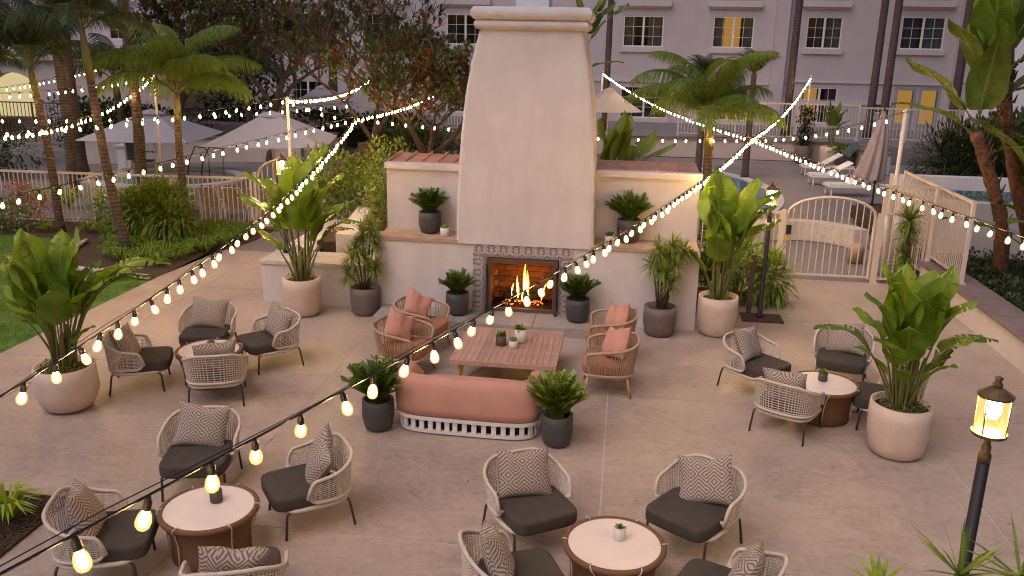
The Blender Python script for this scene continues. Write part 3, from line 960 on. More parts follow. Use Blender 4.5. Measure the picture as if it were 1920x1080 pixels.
def window(parent, x0, x1, z0, z1, y, style='dark'):
    fr = MB(); f = .055
    yy = y + .06
    wallbox(fr, x0, x0 + f, yy - .04, yy + .04, z0, z1); wallbox(fr, x1 - f, x1, yy - .04, yy + .04, z0, z1)
    wallbox(fr, x0 + f, x1 - f, yy - .04, yy + .04, z1 - f, z1); wallbox(fr, x0 + f, x1 - f, yy - .04, yy + .04, z0, z0 + f)
    xm = (x0 + x1) / 2; wallbox(fr, xm - .05, xm + .05, yy - .045, yy + .04, z0 + f, z1 - f)
    for s0, s1 in ((x0 + f, xm - .05), (xm + .05, x1 - f)):
        q = (s0 + s1) / 2; wallbox(fr, q - .009, q + .009, yy - .015, yy + .015, z0 + f, z1 - f)
        for k in (1, 2):
            zz = lerp(z0 + f, z1 - f, k / 3); wallbox(fr, s0, q - .012, yy - .015, yy + .015, zz - .009, zz + .009); wallbox(fr, q + .012, s1, yy - .015, yy + .015, zz - .009, zz + .009)
    w = fr.build('window', 'white', parent)
    for s0, s1 in ((x0 + f, xm - .05), (xm + .05, x1 - f)):
        mb = MB(); mb.add([(s0, yy + .02, z0 + f), (s1, yy + .02, z0 + f), (s1, yy + .02, z1 - f), (s0, yy + .02, z1 - f)], [(0, 1, 2, 3)]); mb.build('pane', 'glass', w)
    rm = MB(); rm.add([(x0, y + .7, z0), (x1, y + .7, z0), (x1, y + .7, z1), (x0, y + .7, z1)], [(0, 1, 2, 3)])
    rm.build('room', 'room', w)
    def curt(a, b2, mat):
        mb = MB(); n = 14
        mb.grid(lambda u, v: (lerp(a, b2, u), y + .22 + .03 * math.sin(u * n * 2), lerp(z0 + .02, z1 - .02, v)), 40, 1, uv=False)
        mb.build('curtain', mat, w)
    W = x1 - x0
    if style == 'curt': curt(x0 + .05, x0 + .3 * W, 'curtain'); curt(x0 + .62 * W, x1 - .05, 'curtain')
    elif style == 'lit':
        curt(x0 + .05, x0 + .28 * W, 'curtain'); curt(x0 + .74 * W, x1 - .05, 'curtain')
        mb = MB(); wallbox(mb, x0 + .28 * W, x0 + .70 * W, y + .5, y + .52, z0 + .02, z1 - .02); mb.build('lit_interior', 'litroom_latch', w)
    elif style == 'half': curt(xm + .05, x1 - .05, 'curtain'); curt(x0 + .05, xm - .15, 'curtain_d')
    elif style == 'halflit':
        curt(xm + .3, x1 - .05, 'curtain_d')
        mb = MB(); wallbox(mb, x0 + .12 * W, x0 + .48 * W, y + .5, y + .52, z0 + .02, z1 - .02); mb.build('lit_interior', 'litroom_latch', w)
    elif style == 'dim': curt(x0 + .05, x0 + .2 * W, 'curtain_d'); curt(x0 + .8 * W, x1 - .05, 'curtain_d')
    return w
BY = 46.0
rb = thing('hotel_building', "long lavender grey stucco building behind the pool with sash windows", 'building')
wins = [(-0.42, 1.6, 4.47, 5.98, 'curt'), (4.06, 6.06, 4.50, 6.0, 'lit'), (8.62, 10.3, 4.55, 6.06, 'half'), (13.1, 15.12, 4.6, 6.13, 'half'), (17.6, 19.5, 4.65, 6.2, 'curt'), (-28.6, -26.6, 4.3, 5.8, 'dim'), (-9.6, -7.6, 4.4, 5.93, 'dim'), (-14.1, -12.1, 4.35, 5.9, 'dim'), (-18.4, -16.5, 4.3, 5.86, 'dim'), (-24.0, -22.0, 4.3, 5.8, 'dark'),
        (-0.4, 2.05, .9, 2.5, 'dim'), (8.7, 10.45, .9, 2.66, 'halflit'), (-18.2, -16.4, .9, 2.36, 'dark'), (4.1, 6.1, .9, 2.55, 'dim'), (-9.5, -7.5, .9, 2.4, 'dark')]
doors = [(13.2, 14.25, .75, 2.78), (14.35, 15.4, .75, 2.8)]
holes = [w_[:4] for w_ in wins] + doors
holed_wall(-42, 27, 0, 11, BY, holes, .5, rb, 'stucco_b')
for w_ in wins:
    window(rb, *w_[:4], BY, w_[4])
    mb = MB(); wallbox(mb, w_[0] - .14, w_[1] + .14, BY - .10, BY - .002, w_[2] - .26, w_[2] - .01); mb.build('window_sill', 'stucco_t', rb)
    if w_[2] > 3:
        mb = MB(); wallbox(mb, w_[0] - .22, w_[1] + .22, BY - .10, BY - .002, w_[3] + .36, w_[3] + .46); wallbox(mb, w_[0] - .32, w_[1] + .32, BY - .2, BY - .002, w_[3] + .461, w_[3] + .75)
        mb.build('window_header', 'stucco_t', rb)
        mb = MB(); wallbox(mb, w_[0] - .2, w_[1] + .2, BY - .05, BY - .002, w_[3] + .76, w_[3] + 1.4); mb.build('spandrel_panel', 'doorframe', rb)
for (a, c, z0, z1) in doors:
    mb = MB(); wallbox(mb, a, a + .14, BY, BY + .06, z0, z1); wallbox(mb, c - .14, c, BY, BY + .06, z0, z1); wallbox(mb, a + .14, c - .14, BY, BY + .06, z1 - .16, z1); wallbox(mb, a + .14, c - .14, BY, BY + .06, z0, z0 + .25)
    d_ = mb.build('glazed_door', 'doorframe', rb)
    mb = MB(); mb.add([(a + .14, BY + .03, z0 + .25), (c - .14, BY + .03, z0 + .25), (c - .14, BY + .03, z1 - .16), (a + .14, BY + .03, z1 - .16)], [(0, 1, 2, 3)]); mb.build('pane', 'glass', d_)
    mb = MB(); wallbox(mb, a + .1, c - .1, BY + .4, BY + .42, z0, z1); mb.build('lit_interior', 'litroom_latch', d_)
# pilasters / wall jogs
for (a, c, dpt) in ((7.05, 7.7, .35), (15.75, 16.4, .5)):
    mb = MB(); wallbox(mb, a, c, BY - dpt, BY - .001, 0, 11); mb.build('pilaster', 'stucco_b', rb)
mb = MB(); wallbox(mb, -3.6, 7.0, BY - .08, BY - .003, 2.72, 2.80); wallbox(mb, 7.75, 15.7, BY - .08, BY - .003, 2.90, 2.98); wallbox(mb, 7.75, 13.1, BY - .06, BY - .003, 1.85, 2.02); mb.build('string_course', 'stucco_t', rb)
mb = MB(); wallbox(mb, 12.1, 12.7, BY - .05, BY - .004, 1.45, 2.0)
sgn = mb.build('door_sign', 'white', rb)
for zz in (1.78, 1.54):
    for k in range(3):
        mb = MB(); wallbox(mb, 12.2 + k * .14, 12.31 + k * .14, BY - .07, BY - .052, zz, zz + .13); mb.build('sign_mark', 'dark', sgn)
# right building
r1 = thing('side_building', "white stucco building wall at the right edge behind the tall leaves", 'building')
holed_wall(12.0, 26, 0, 11, 32.0, [(12.45, 13.15, .6, 2.55), (13.3, 13.9, .6, 2.55)], .4, r1, 'stucco_w')
mb = MB(); wallbox(mb, 12.0, 26, 32.4, 33.2, 0, 11); mb.build('wall', 'stucco_w', r1)
for a, c in ((12.45, 13.15), (13.3, 13.9)):
    mb = MB(); wallbox(mb, a, a + .06, 32.1, 32.16, .6, 2.55); wallbox(mb, c - .06, c, 32.1, 32.16, .6, 2.55); wallbox(mb, a + .06, c - .06, 32.1, 32.16, 2.49, 2.55); w_ = mb.build('window', 'doorframe', r1)
    mb = MB(); wallbox(mb, a + .06, c - .06, 32.12, 32.14, .6, 2.49); mb.build('pane', 'room', w_)
# left loggia
lb = thing('loggia_building', "cream arcaded building at far left with a warmly lit arch", 'building')
def arch_wall(x0, x1, z1, y, arches, mat, par):
    mb = MB(); seg = 14; th = .5
    cur = x0
    for (cx, r, zs) in arches:
        mb.add([(cur, y, 0), (cx - r, y, 0), (cx - r, y, z1), (cur, y, z1)], [(0, 1, 2, 3)])
        for k in range(seg):
            a0 = PI - PI * k / seg; a1 = PI - PI * (k + 1) / seg
            xa, za = cx + r * math.cos(a0), zs + r * .8 * math.sin(a0); xb, zb = cx + r * math.cos(a1), zs + r * .8 * math.sin(a1)
            mb.add([(xa, y, za), (xb, y, zb), (xb, y, z1), (xa, y, z1)], [(0, 1, 2, 3)])
            mb.add([(xa, y, za), (xb, y, zb), (xb, y + th, zb), (xa, y + th, za)], [(3, 2, 1, 0)])
        for s in (-1, 1):
            mb.add([(cx + s * r, y, 0), (cx + s * r, y + th, 0), (cx + s * r, y + th, zs), (cx + s * r, y, zs)], [(0, 1, 2, 3)])
        cur = cx + r
    mb.add([(cur, y, 0), (x1, y, 0), (x1, y, z1), (cur, y, z1)], [(0, 1, 2, 3)])
    return mb.build('wall', mat, par)
arch_wall(-40, -19.3, 3.38, 36, [(-27.3, 1.35, 1.75)], 'stucco_l', lb)
mb = MB(); wallbox(mb, -40, -19.1, 35.8, 36.6, 3.381, 3.62); mb.build('cornice', 'stucco_t', lb)
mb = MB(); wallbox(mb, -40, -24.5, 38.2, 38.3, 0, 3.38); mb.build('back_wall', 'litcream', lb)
mb = MB(); wallbox(mb, -40, -21.8, 36.7, 45.8, 3.621, 4.1); mb.build('roof', 'stucco_b', lb)

# ------------------------------------------------------------------ rear retaining wall, rear fence, left pool wall
def wall_run(label, pts, z0, z1, th, mat, capm=None):
    t = thing('garden_wall', label, 'wall')
    for i in range(len(pts) - 1):
        a = Vector((*pts[i], 0)); b2 = Vector((*pts[i + 1], 0)); d = b2 - a; m_ = (a + b2) / 2
        mb = MB(); mb.box((m_.x, m_.y, (z0 + z1) / 2), (d.length, th, z1 - z0), math.atan2(d.y, d.x)); mb.build('wall_body', mat, t)
        if capm:
            mb = MB(); mb.box((m_.x, m_.y, z1 + .041), (d.length + .05, th + .1, .08), math.atan2(d.y, d.x)); mb.build('wall_cap', capm, t)
    return t
wall_run("low pale retaining wall behind the loungers at the back of the pool deck", [(-2.5, 37.2), (8.6, 37.2), (9.7, 33.6)], 0, .74, .3, 'stucco_l', 'cap')
wall_run("low cream wall behind the chair lift, left of the pool", [(-19.4, 28.7), (-16.4, 30.0), (-12.2, 31.4)], -.01, .84, .3, 'stucco', 'cap')
wall_run("short return of the cream wall beside the big umbrella", [(-12.0, 31.5), (-11.6, 33.5)], -.01, .84, .3, 'stucco_l', 'cap')
b = MB(); wallbox(b, -40, 26, 37.4, 46, -.05, .70)
struct(b.build('upper_terrace', 'deck'), "raised terrace between the pool wall and the hotel")
fence("white railing on the wall below the hotel, behind the loungers", (2.2, 38.0), (9.6, 38.0), .82, 2.3, .14, [0, 2.4, 4.9, 7.4], stuff=True, top=.06)
fence("white railing further right, partly behind the palm trunks", (9.7, 38.2), (13.5, 38.2), .82, 2.2, .14, [0, 1.9, 3.8], stuff=True, top=.06)
fence("grey white railing below the hotel left of the chimney", (-15.5, 38.0), (-3.2, 38.0), .45, 1.75, .14, [0, 3, 6, 9, 12.3], stuff=True, top=.06)
fence("dark railing below the lit arch at far left", (-31, 33.2), (-21.4, 33.6), .1, 1.75, .16, [0, 3.2, 6.4, 9.6], mat='bronze', stuff=True)

# ------------------------------------------------------------------ raised spa at right
spa = thing('raised_spa', "raised white plunge pool with blue patterned tile band at right", 'hot tub')
sx0, sx1, sy0, sy1 = 6.35, 9.6, 18.1, 21.6
b = MB()
wallbox(b, sx0, sx1, sy0, sy0 + .3, 0, 1.53); wallbox(b, sx0, sx1, sy1 - .3, sy1, 0, 1.62); wallbox(b, sx0, sx0 + .3, sy0 + .3, sy1 - .3, 0, 1.53); wallbox(b, sx1 - .3, sx1, sy0 + .3, sy1 - .3, 0, 1.53)
b.build('basin_wall', 'stucco', spa)
b = MB(); wallbox(b, sx0 + .3, sx1 - .3, sy0 + .3, sy1 - .3, .9, .95); b.build('water', 'water', spa)
for k in range(12):
    a0 = sx0 + .3 + k * (sx1 - sx0 - .6) / 12; a1 = a0 + (sx1 - sx0 - .6) / 12
    mb = MB(); yq = sy1 - .312
    e0 = [(0, 0)] * 4
    mb.add([(a0 + .004, yq, 1.0), (a1 - .004, yq, 1.0), (a1 - .004, yq, 1.32), (a0 + .004, yq, 1.32), (a0 + .004, yq + .01, 1.0), (a1 - .004, yq + .01, 1.0), (a1 - .004, yq + .01, 1.32), (a0 + .004, yq + .01, 1.32)],
           [(0, 1, 2, 3), (3, 2, 6, 7), (1, 5, 6, 2), (4, 0, 3, 7)], 0, [[(0, 0), (1, 0), (1, 1), (0, 1)], e0, e0, e0])
    mb.build('tile', 'spatile', spa)
b = MB()
b.lathe([(.36, 0), (.36, .95), (.34, 1.05), (.25, 1.12), (.0, 1.14)], 20, (5.55, 18.3, 0))
tag(b.build('stucco_pier', 'stucco', smooth=True), "round topped white stucco pier behind the corner fence", "pier")
# curved seat wall behind the gate
sw = MB()
for k in range(13):
    pass
a0, a1 = R(20), R(200)
seg = 16; ri, ro = 1.15, 1.55
cx, cy = 4.25, 19.9
for k in range(seg):
    t0 = lerp(a0, a1, k / seg); t1 = lerp(a0, a1, (k + 1) / seg)
    sw.prism([(cx + ri * math.cos(t0), cy + ri * math.sin(t0)), (cx + ro * math.cos(t0), cy + ro * math.sin(t0)), (cx + ro * math.cos(t1), cy + ro * math.sin(t1)), (cx + ri * math.cos(t1), cy + ri * math.sin(t1))], 0, .45)
tag(sw.build('seat_wall', 'bench'), "curved pale seat wall seen through the arched gate", "bench")
b = MB(); b.lathe([(.15, 0), (.17, .3), (.14, .42), (0, .42)], 14, (5.1, 19.0, 0))
tag(b.build('side_stool', 'ledge', smooth=True), "small tan drum stool behind the arched gate", "stool")

# ------------------------------------------------------------------ woven lounge chair
def shell_pt(t, v, a=.345, bb=.30, y0=.03, A=110, flare=.035, zt=None, zb=None):
    an = R(A) * t
    s, c = math.sin(an), math.cos(an)
    f = 1 + flare * v / .35
    x = a * f * math.copysign(abs(s) ** .66, s)
    y = y0 + bb * f * math.copysign(abs(c) ** .66, c)
    q = abs(t)
    top = zt(q); bot = zb(q)
    return Vector((x, y, lerp(bot, top, v)))
def zt1(q):
    z = .70 - .135 * (max(0, q - .2) / .65) ** 1.2 if q < .85 else .565
    if q > .86: z -= .17 * ((q - .86) / .14) ** 2.2
    return z
def zb1(q):
    z = .33 - .0 * q
    if q > .86: z += .07 * ((q - .86) / .14) ** 2.2
    return z
def shell_meshes(prefix, zt, zb, nvert, nhor, rr, rimr, mats, **kw):
    rim = MB(); n = 56
    top = [shell_pt(-1 + 2 * i / n, 1, zt=zt, zb=zb, **kw) for i in range(n + 1)]
    bot = [shell_pt(1 - 2 * i / n, 0, zt=zt, zb=zb, **kw) for i in range(n + 1)]
    rim.tube(top + bot, rimr, 8, closed=True)
    wv = MB()
    for i in range(1, nvert):
        t = -1 + 2 * i / nvert
        if not nhor:
            wv.tube([shell_pt(t, v / 4, zt=zt, zb=zb, **kw) for v in range(5)], rr, 5, cap=False)
        else:
            wv.tube([shell_pt(t, v / 5, zt=zt, zb=zb, **kw) for v in range(6)], rr, 4, cap=False)
    for j in range(1, nhor):
        wv.tube([shell_pt(-1 + 2 * i / 48, j / nhor, zt=zt, zb=zb, **kw) for i in range(49)], rr * .9, 4, cap=False)
    return rim, wv
def cushion(w, d, z0, z1, n=20, crown=.012, e=4.5):
    mb = MB()
    def prof(v):
        return v
    rings = 9; m = 44
    vs = []; fs = []
    for j in range(rings + 1):
        ph = -PI / 2 + PI * j / rings
        rr = max(0.0, math.cos(ph)) ** .35; zz = math.copysign(abs(math.sin(ph)) ** .5, math.sin(ph))
        k = 1 - .12 * (1 - rr)
        for i in range(m):
            a = 2 * PI * i / m
            cx = math.copysign(abs(math.cos(a)) ** (2 / e), math.cos(a)); cy = math.copysign(abs(math.sin(a)) ** (2 / e), math.sin(a))
            sc_ = .86 + .14 * rr if 0 < j < rings else .86
            vs.append((w / 2 * cx * sc_, d / 2 * cy * sc_, (z0 + z1) / 2 + (z1 - z0) / 2 * zz))
    for j in range(rings):
        for i in range(m):
            fs.append((j * m + i, j * m + (i + 1) % m, (j + 1) * m + (i + 1) % m, (j + 1) * m + i))
    c0 = len(vs); vs.append((0, 0, z0)); c1 = len(vs); vs.append((0, 0, z1 + crown))
    for k in (1, 2, 3):   # crowned top rings
        pass
    for i in range(m):
        fs.append((c0, (i + 1) % m, i)); fs.append((rings * m + i, rings * m + (i + 1) % m, c1))
    mb.add(vs, fs)
    return mb
def pillow(w=.46, h=.46, th=.085, seed=0):
    mb = MB(); rr = random.Random(seed); p1, p2, p3 = (rr.uniform(0, 6) for _ in range(3)); dent = rr.uniform(.1, .3); dx = rr.uniform(-.3, .3)
    def pt(u, v, s):
        a, c = 2 * u - 1, 2 * v - 1
        pinch = 1 - .09 * (1 - abs(a) ** 2) * abs(c) ** 3, 1 - .09 * (1 - abs(c) ** 2) * abs(a) ** 3
        x = w / 2 * a * pinch[1] + .012 * math.sin(3 * v + p1); z = h / 2 * c * pinch[0] - .03 * max(0, c) * math.exp(-((a - dx) / .35) ** 2)
        t = th * (max(0, 1 - abs(a) ** 2.6) * max(0, 1 - abs(c) ** 2.6)) ** .55
        t *= 1 - dent * math.exp(-((a - dx) / .3) ** 2 - ((c - .35) / .5) ** 2) + .08 * math.sin(7 * a + p2) * abs(c)
        return (x, s * t + .022 * math.sin(2.6 * u + 2 * v + p3) - .02 * c * c, z)
    mb.grid(lambda u, v: pt(u, v, -1), 18, 18)
    mb.grid(lambda u, v: pt(1 - u, v, 1), 18, 18)
    return mb
rim, wv = shell_meshes('c', zt1, zb1, 40, 12, .0058, .017, None)
chair = thing('lounge_chair', "x", 'chair', (0, 0, 0), 0, "woven lounge chairs round the drum tables")
rim.build('shell_rim', 'cord', chair, True)
tag(wv.build('cord_weave', 'cord', chair, True), kind='stuff')
cushion(.63, .62, .285, .415, e=6).build('seat_cushion', 'cushion', chair, True, loc=(0, -.115, 0))
mb = MB(); pts = []
for k in range(28):
    a = 2 * PI * k / 28
    pts.append((.325 * math.copysign(abs(math.cos(a)) ** .5, math.cos(a)), -.03 + .32 * math.copysign(abs(math.sin(a)) ** .5, math.sin(a)), .275))
mb.tube(pts, .02, 7, closed=True); mb.build('seat_frame', 'cord', chair, True)
for s in (-1, 1):
    mb = MB(); mb.tube([(s * .29, -.22, .265), (s * .295, -.29, .262), (s * .30, -.315, .238), (s * .305, -.335, 0)], .0125, 7); mb.build('leg', 'legs', chair, True)
    mb = MB(); mb.tube([(s * .30, .26, .28), (s * .31, .275, .24), (s * .325, .315, 0)], .0125, 7); mb.build('leg', 'legs', chair, True)
PILS = [pillow(.53, .455, .10, k).mesh('throw_pillow', 'pillow', True) for k in range(5)]
PG = "patterned pillows on the woven lounge chairs"
chairs = [
 # x, y, facing dx, dy, label, pillow roll, pillow label
 (-5.80, 11.02, .18, -1, "woven lounge chair facing the camera, behind the small left table", .06),
 (-4.78, 10.86, -.7, -.72, "woven lounge chair beside the white pot at mid left, facing left", .25),
 (-6.17, 9.80, .92, .38, "woven lounge chair nearest the potted plant at far left, facing right", .2),
 (-4.96, 9.56, -.36, .93, "woven lounge chair turned its back on the camera, at the mid left table", -.03),
 (-4.11, 7.45, .22, -.97, "woven lounge chair behind the front left table, facing the camera", .05),
 (-2.79, 7.04, -.80, -.60, "woven lounge chair right of the front left table, facing left", .3),
 (-4.20, 5.88, .93, .30, "woven lounge chair beside the mulch bed at front left, facing right", .25),
 (-2.78, 5.42, -.34, .94, "woven lounge chair cut by the bottom edge, back to camera, front left table", -.05),
 (-.70, 7.03, .55, -.83, "woven lounge chair behind the front right table, on its left side", .12),
 (.82, 7.17, -.58, -.81, "woven lounge chair behind the front right table, on its right side", -.35),
 (-.72, 5.80, .90, .42, "woven lounge chair cut by the bottom edge, left of the front right table", .2),
 (.98, 5.86, -.90, .42, "woven lounge chair cut by the bottom edge, right of the front right table", -.3),
 (1.87, 11.15, .70, -.71, "woven lounge chair facing right, behind the table by the right pot", .2),
 (3.12, 11.62, -.28, -.96, "woven lounge chair half hidden by big leaves, back at the right table", -.1),
 (2.10, 9.86, .50, .86, "woven lounge chair with its back to the camera at the right table", .03),
 (3.36, 10.20, -.93, .25, "woven lounge chair hidden behind the big white pot at right", .2),
]
for i, (x, y, dx, dy, lab, roll_) in enumerate(chairs):
    rz = math.atan2(dx, -dy)
    if i == 0:
        c = chair; c.location = (x, y, 0); c.rotation_euler = (0, 0, rz); c['label'] = lab
    else:
        c = copy_thing(chair, lab, (x, y, 0), rz)
    q = Matrix.Translation((x, y, 0)) @ Matrix.Rotation(rz, 4, 'Z') @ Matrix.Translation((0.0, .12, .60)) @ Matrix.Rotation(.22 * math.sin(i * 2.3), 4, 'Z') @ Matrix.Rotation(R(-24), 4, 'X') @ Matrix.Rotation(roll_ + .1 * math.sin(i * 5.1), 4, 'Y')
    o = put('throw_pillow', PILS[(i * 3) % 5])
    o.matrix_world = q
    tag(o, lab.replace("woven lounge chair", "zigzag pillow on chair").replace("turned its back on", "with its back to"), 'pillow', PG)

# ------------------------------------------------------------------ drum tables
dt = thing('drum_table', "x", 'table', (0, 0, 0), 0, "round wicker drum tables with pale tops")
mb = MB(); mb.lathe([(.31, 0), (.34, .02), (.335, .12), (.345, .25), (.385, .38), (.405, .41)], 40); mb.build('drum_body', 'wicker', dt, True)
mb = MB(); pts = [(.405 * math.cos(2 * PI * k / 40), .405 * math.sin(2 * PI * k / 40), .432) for k in range(40)]; mb.tube(pts, .027, 8, closed=True); mb.build('woven_rim', 'wicker', dt, True)
mb = MB(); mb.lathe([(.385, .415), (.385, .445), (.38, .449), (0, .449)], 40); mb.build('tabletop', 'top', dt)
for k in range(6):
    a = 2 * PI * k / 6 + .3
    pts = []
    for q, (r, z) in enumerate(((.39, .462), (.43, .46), (.437, .43), (.40, .38), (.365, .25), (.355, .12), (.36, .02))):
        aa = a + q * .03 * (1 if k % 2 else -1)
        pts.append((r * math.cos(aa), r * math.sin(aa), z))
    mb = MB(); mb.tube(pts, .0065, 5); mb.build('cord_strap', 'cord', dt, True)
tabs = [(-5.32, 10.09, "round drum table at mid left, four chairs close around it", 0.4), (-3.45, 6.32, "round drum table at front left, under the hanging bulbs", 0.0),
        (0.09, 6.33, "round drum table at front right, nearest the bottom edge", 0.8), (2.60, 10.34, "round drum table beside the tall plant in the right pot", 0.2)]
for i, (x, y, lab, rz) in enumerate(tabs):
    if i == 0:
        dt.location = (x, y, 0); dt.rotation_euler.z = rz; dt['label'] = lab
    else: copy_thing(dt, lab, (x, y, 0), rz)

# ------------------------------------------------------------------ rope chairs by the fire
def zt2(q):
    z = .72 - .13 * (max(0, q - .2) / .8) ** 1.2
    if q > .93: z -= .03 * ((q - .93) / .07) ** 2
    return z
rim, wv = shell_meshes('o', zt2, lambda q: .30, 64, 0, .0068, .019, None, A=128, a=.33, bb=.33, y0=.0, flare=.06)
oc = thing('rope_armchair', "x", 'armchair', (0, 0, 0), 0, "rope armchairs round the coffee table")
rim.build('frame', 'rope', oc, True)
tag(wv.build('rope_back', 'rope', oc, True), kind='stuff')
cushion(.60, .62, .30, .43).build('seat_cushion', 'orange', oc, True, loc=(0, -.03, 0))
mb = MB(); pts = [(.315 * math.copysign(abs(math.cos(2 * PI * k / 28)) ** .6, math.cos(2 * PI * k / 28)), -.01 + .315 * math.copysign(abs(math.sin(2 * PI * k / 28)) ** .6, math.sin(2 * PI * k / 28)), .285) for k in range(28)]
mb.tube(pts, .02, 6, closed=True); mb.build('seat_frame', 'cord', oc, True)
for s in (-1, 1):
    for t in (-1, 1):
        mb = MB(); mb.tube([(s * .25, t * .25, .27), (s * .30, t * .31, 0)], [.024, .014], 8); mb.build('leg', 'teak', oc, True)
PIL2 = [pillow(.44, .44, .12, 10 + k).mesh('pillow', 'pinkpil', True) for k in range(4)]
for i, (x, y, dx, dy, lab) in enumerate([
  (-2.86, 10.86, .97, -.22, "rope armchair nearest the camera on the left of the coffee table"),
  (-2.84, 11.86, .97, -.20, "rope armchair by the hearth on the left of the coffee table"),
  (-.07, 10.76, -.97, -.02, "rope armchair nearest the camera on the right of the coffee table"),
  (-.08, 11.90, -.97, -.02, "rope armchair by the hearth on the right of the coffee table")]):
    rz = math.atan2(dx, -dy)
    if i == 0:
        oc.location = (x, y, 0); oc.rotation_euler.z = rz; oc['label'] = lab
    else: copy_thing(oc, lab, (x, y, 0), rz)
    o = put('pillow', PIL2[i])
    o.matrix_world = Matrix.Translation((x, y, 0)) @ Matrix.Rotation(rz, 4, 'Z') @ Matrix.Translation(((.06, .06, -.06, -.06)[i], .11, .64)) @ Matrix.Rotation((-.55, -.5, .5, .45)[i], 4, 'Z') @ Matrix.Rotation(R(-24), 4, 'X') @ Matrix.Rotation((.5, .65, -.3, -.35)[i], 4, 'Y')
    tag(o, lab.replace("rope armchair", "salmon pillow on the rope chair"), 'pillow', "salmon pillows on the rope armchairs")

# ------------------------------------------------------------------ sofa (seen from behind)
so = thing('curved_sofa', "coral upholstered sofa with rounded back and white slatted base", 'sofa', (-1.66, 9.38, 0), R(-1.5))
SW, SD = .84, .42
def stad(a, w, d, e=4.6):
    c, s = math.cos(a), math.sin(a)
    return (w * math.copysign(abs(c) ** (2 / e), c), d * math.copysign(abs(s) ** (2 / e), s))
def ring(mb, prof, n=72, a0=0, a1=2 * PI, closed=True, topf=None):
    vs = []; fs = []; m = len(prof)
    for k in range(n + (0 if closed else 1)):
        a = lerp(a0, a1, k / n)
        x, y = stad(a, 1, 1)
        hgt = topf(a) if topf else 1
        for (off, z) in prof:
            vs.append((x * (SW + off), y * (SD + off), z if z < .33 else .33 + (z - .33) * hgt))
    nn = n if closed else n
    for k in range(nn):
        for j in range(m - 1):
            a = k * m + j; b2 = ((k + 1) % n if closed else k + 1) * m + j
            fs.append((a, b2, b2 + 1, a + 1))
    if not closed:
        fs.append(tuple(range(m))); fs.append(tuple(n * m + j for j in range(m - 1, -1, -1)))
    mb.add(vs, fs)
mb = MB()
pf = [(-.02, .235), (.02, .25), (.035, .34), (.04, .48), (.035, .62), (.01, .69), (-.04, .715), (-.10, .712), (-.145, .68), (-.155, .60), (-.15, .42), (-.15, .24), (-.02, .235)]
ring(mb, pf, 70, R(180 - 32), R(360 + 32), False, lambda a: 1.0 if math.sin(a) < 0.05 else max(.55, 1 - .8 * (math.sin(a) - .05)))
mb.build('backrest', 'sofa', so, True)
cushion(1.40, .74, .24, .46, e=5).build('seat_cushion', 'sofa', so, True, loc=(0, .02, 0))
mb = MB(); ring(mb, [(-.03, .19), (.02, .19), (.025, .232), (-.03, .232), (-.03, .19)]); ring(mb, [(-.06, .02), (-.015, .02), (-.01, .058), (-.06, .058), (-.06, .02)]); mb.build('base_frame', 'white', so)
ns = 52
for k in range(ns):
    a = 2 * PI * (k + .5) / ns
    # even spacing by arc length
so_pts = [stad(2 * PI * k / 600, SW - .02, SD - .02) for k in range(601)]
acc = [0]
for k in range(600): acc.append(acc[-1] + math.dist(so_pts[k], so_pts[k + 1]))
me_sl = MB().box((0, 0, 0), (.056, .022, .129)).mesh('slat', 'white')
ns = int(acc[-1] / .105)
j = 0
for k in range(ns):
    L = acc[-1] * k / ns
    while acc[j + 1] < L: j += 1
    p0, p1 = so_pts[j], so_pts[j + 1]
    put('slat', me_sl, so, (p0[0], p0[1], .124), (0, 0, math.atan2(p1[1] - p0[1], p1[0] - p0[0])))
mb = MB(); ring(mb, [(-.12, .03), (-.10, .03), (-.10, .235), (-.12, .235)]); mb.build('gap_shade_panel', 'soot_shade', so)  # dark panel added behind the slats to paint the shade in the gaps
for s in (-1, 1):
    for t in (-1, 1):
        mb = MB(); mb.lathe([(.03, 0), (.03, .019)], 10, (s * .62, t * .32, 0)); mb.build('foot', 'white', so)

# ------------------------------------------------------------------ coffee table
ct = thing('coffee_table', "low square teak coffee table with slatted top and crossed legs", 'table', (-1.43, 11.06, 0))
n = 17; W_ = 1.34; D_ = 1.42
me_pl = MB().box((0, 0, 0), (W_ / n - .0035, D_ - .1, .03)).mesh('plank', 'tablewood')
for k in range(n): put('plank', me_pl, ct, (-W_ / 2 + (k + .5) * W_ / n, 0, .41))
mb = MB(); wallbox(mb, -W_ / 2 - .0, W_ / 2, -D_ / 2, -D_ / 2 + .047, .365, .424); wallbox(mb, -W_ / 2, W_ / 2, D_ / 2 - .047, D_ / 2, .365, .424)
wallbox(mb, -W_ / 2 - .03, -W_ / 2 - .002, -D_ / 2, D_ / 2, .365, .424); wallbox(mb, W_ / 2 + .002, W_ / 2 + .03, -D_ / 2, D_ / 2, .365, .424); mb.build('top_frame', 'tablewood', ct)
for s in (-1, 1):
    for t in (-1, 1):
        mb = MB(); mb.tube([(s * .56, t * .60, .39), (s * .60, t * .64, 0)], [.045, .03], 4); mb.build('leg', 'teak', ct)
    mb = MB(); mb.tube([(-.57, s * .61 * -1, .10), (0, 0, .30), (.57, s * .61, .10)], .022, 4); mb.build('cross_brace', 'teak', ct)

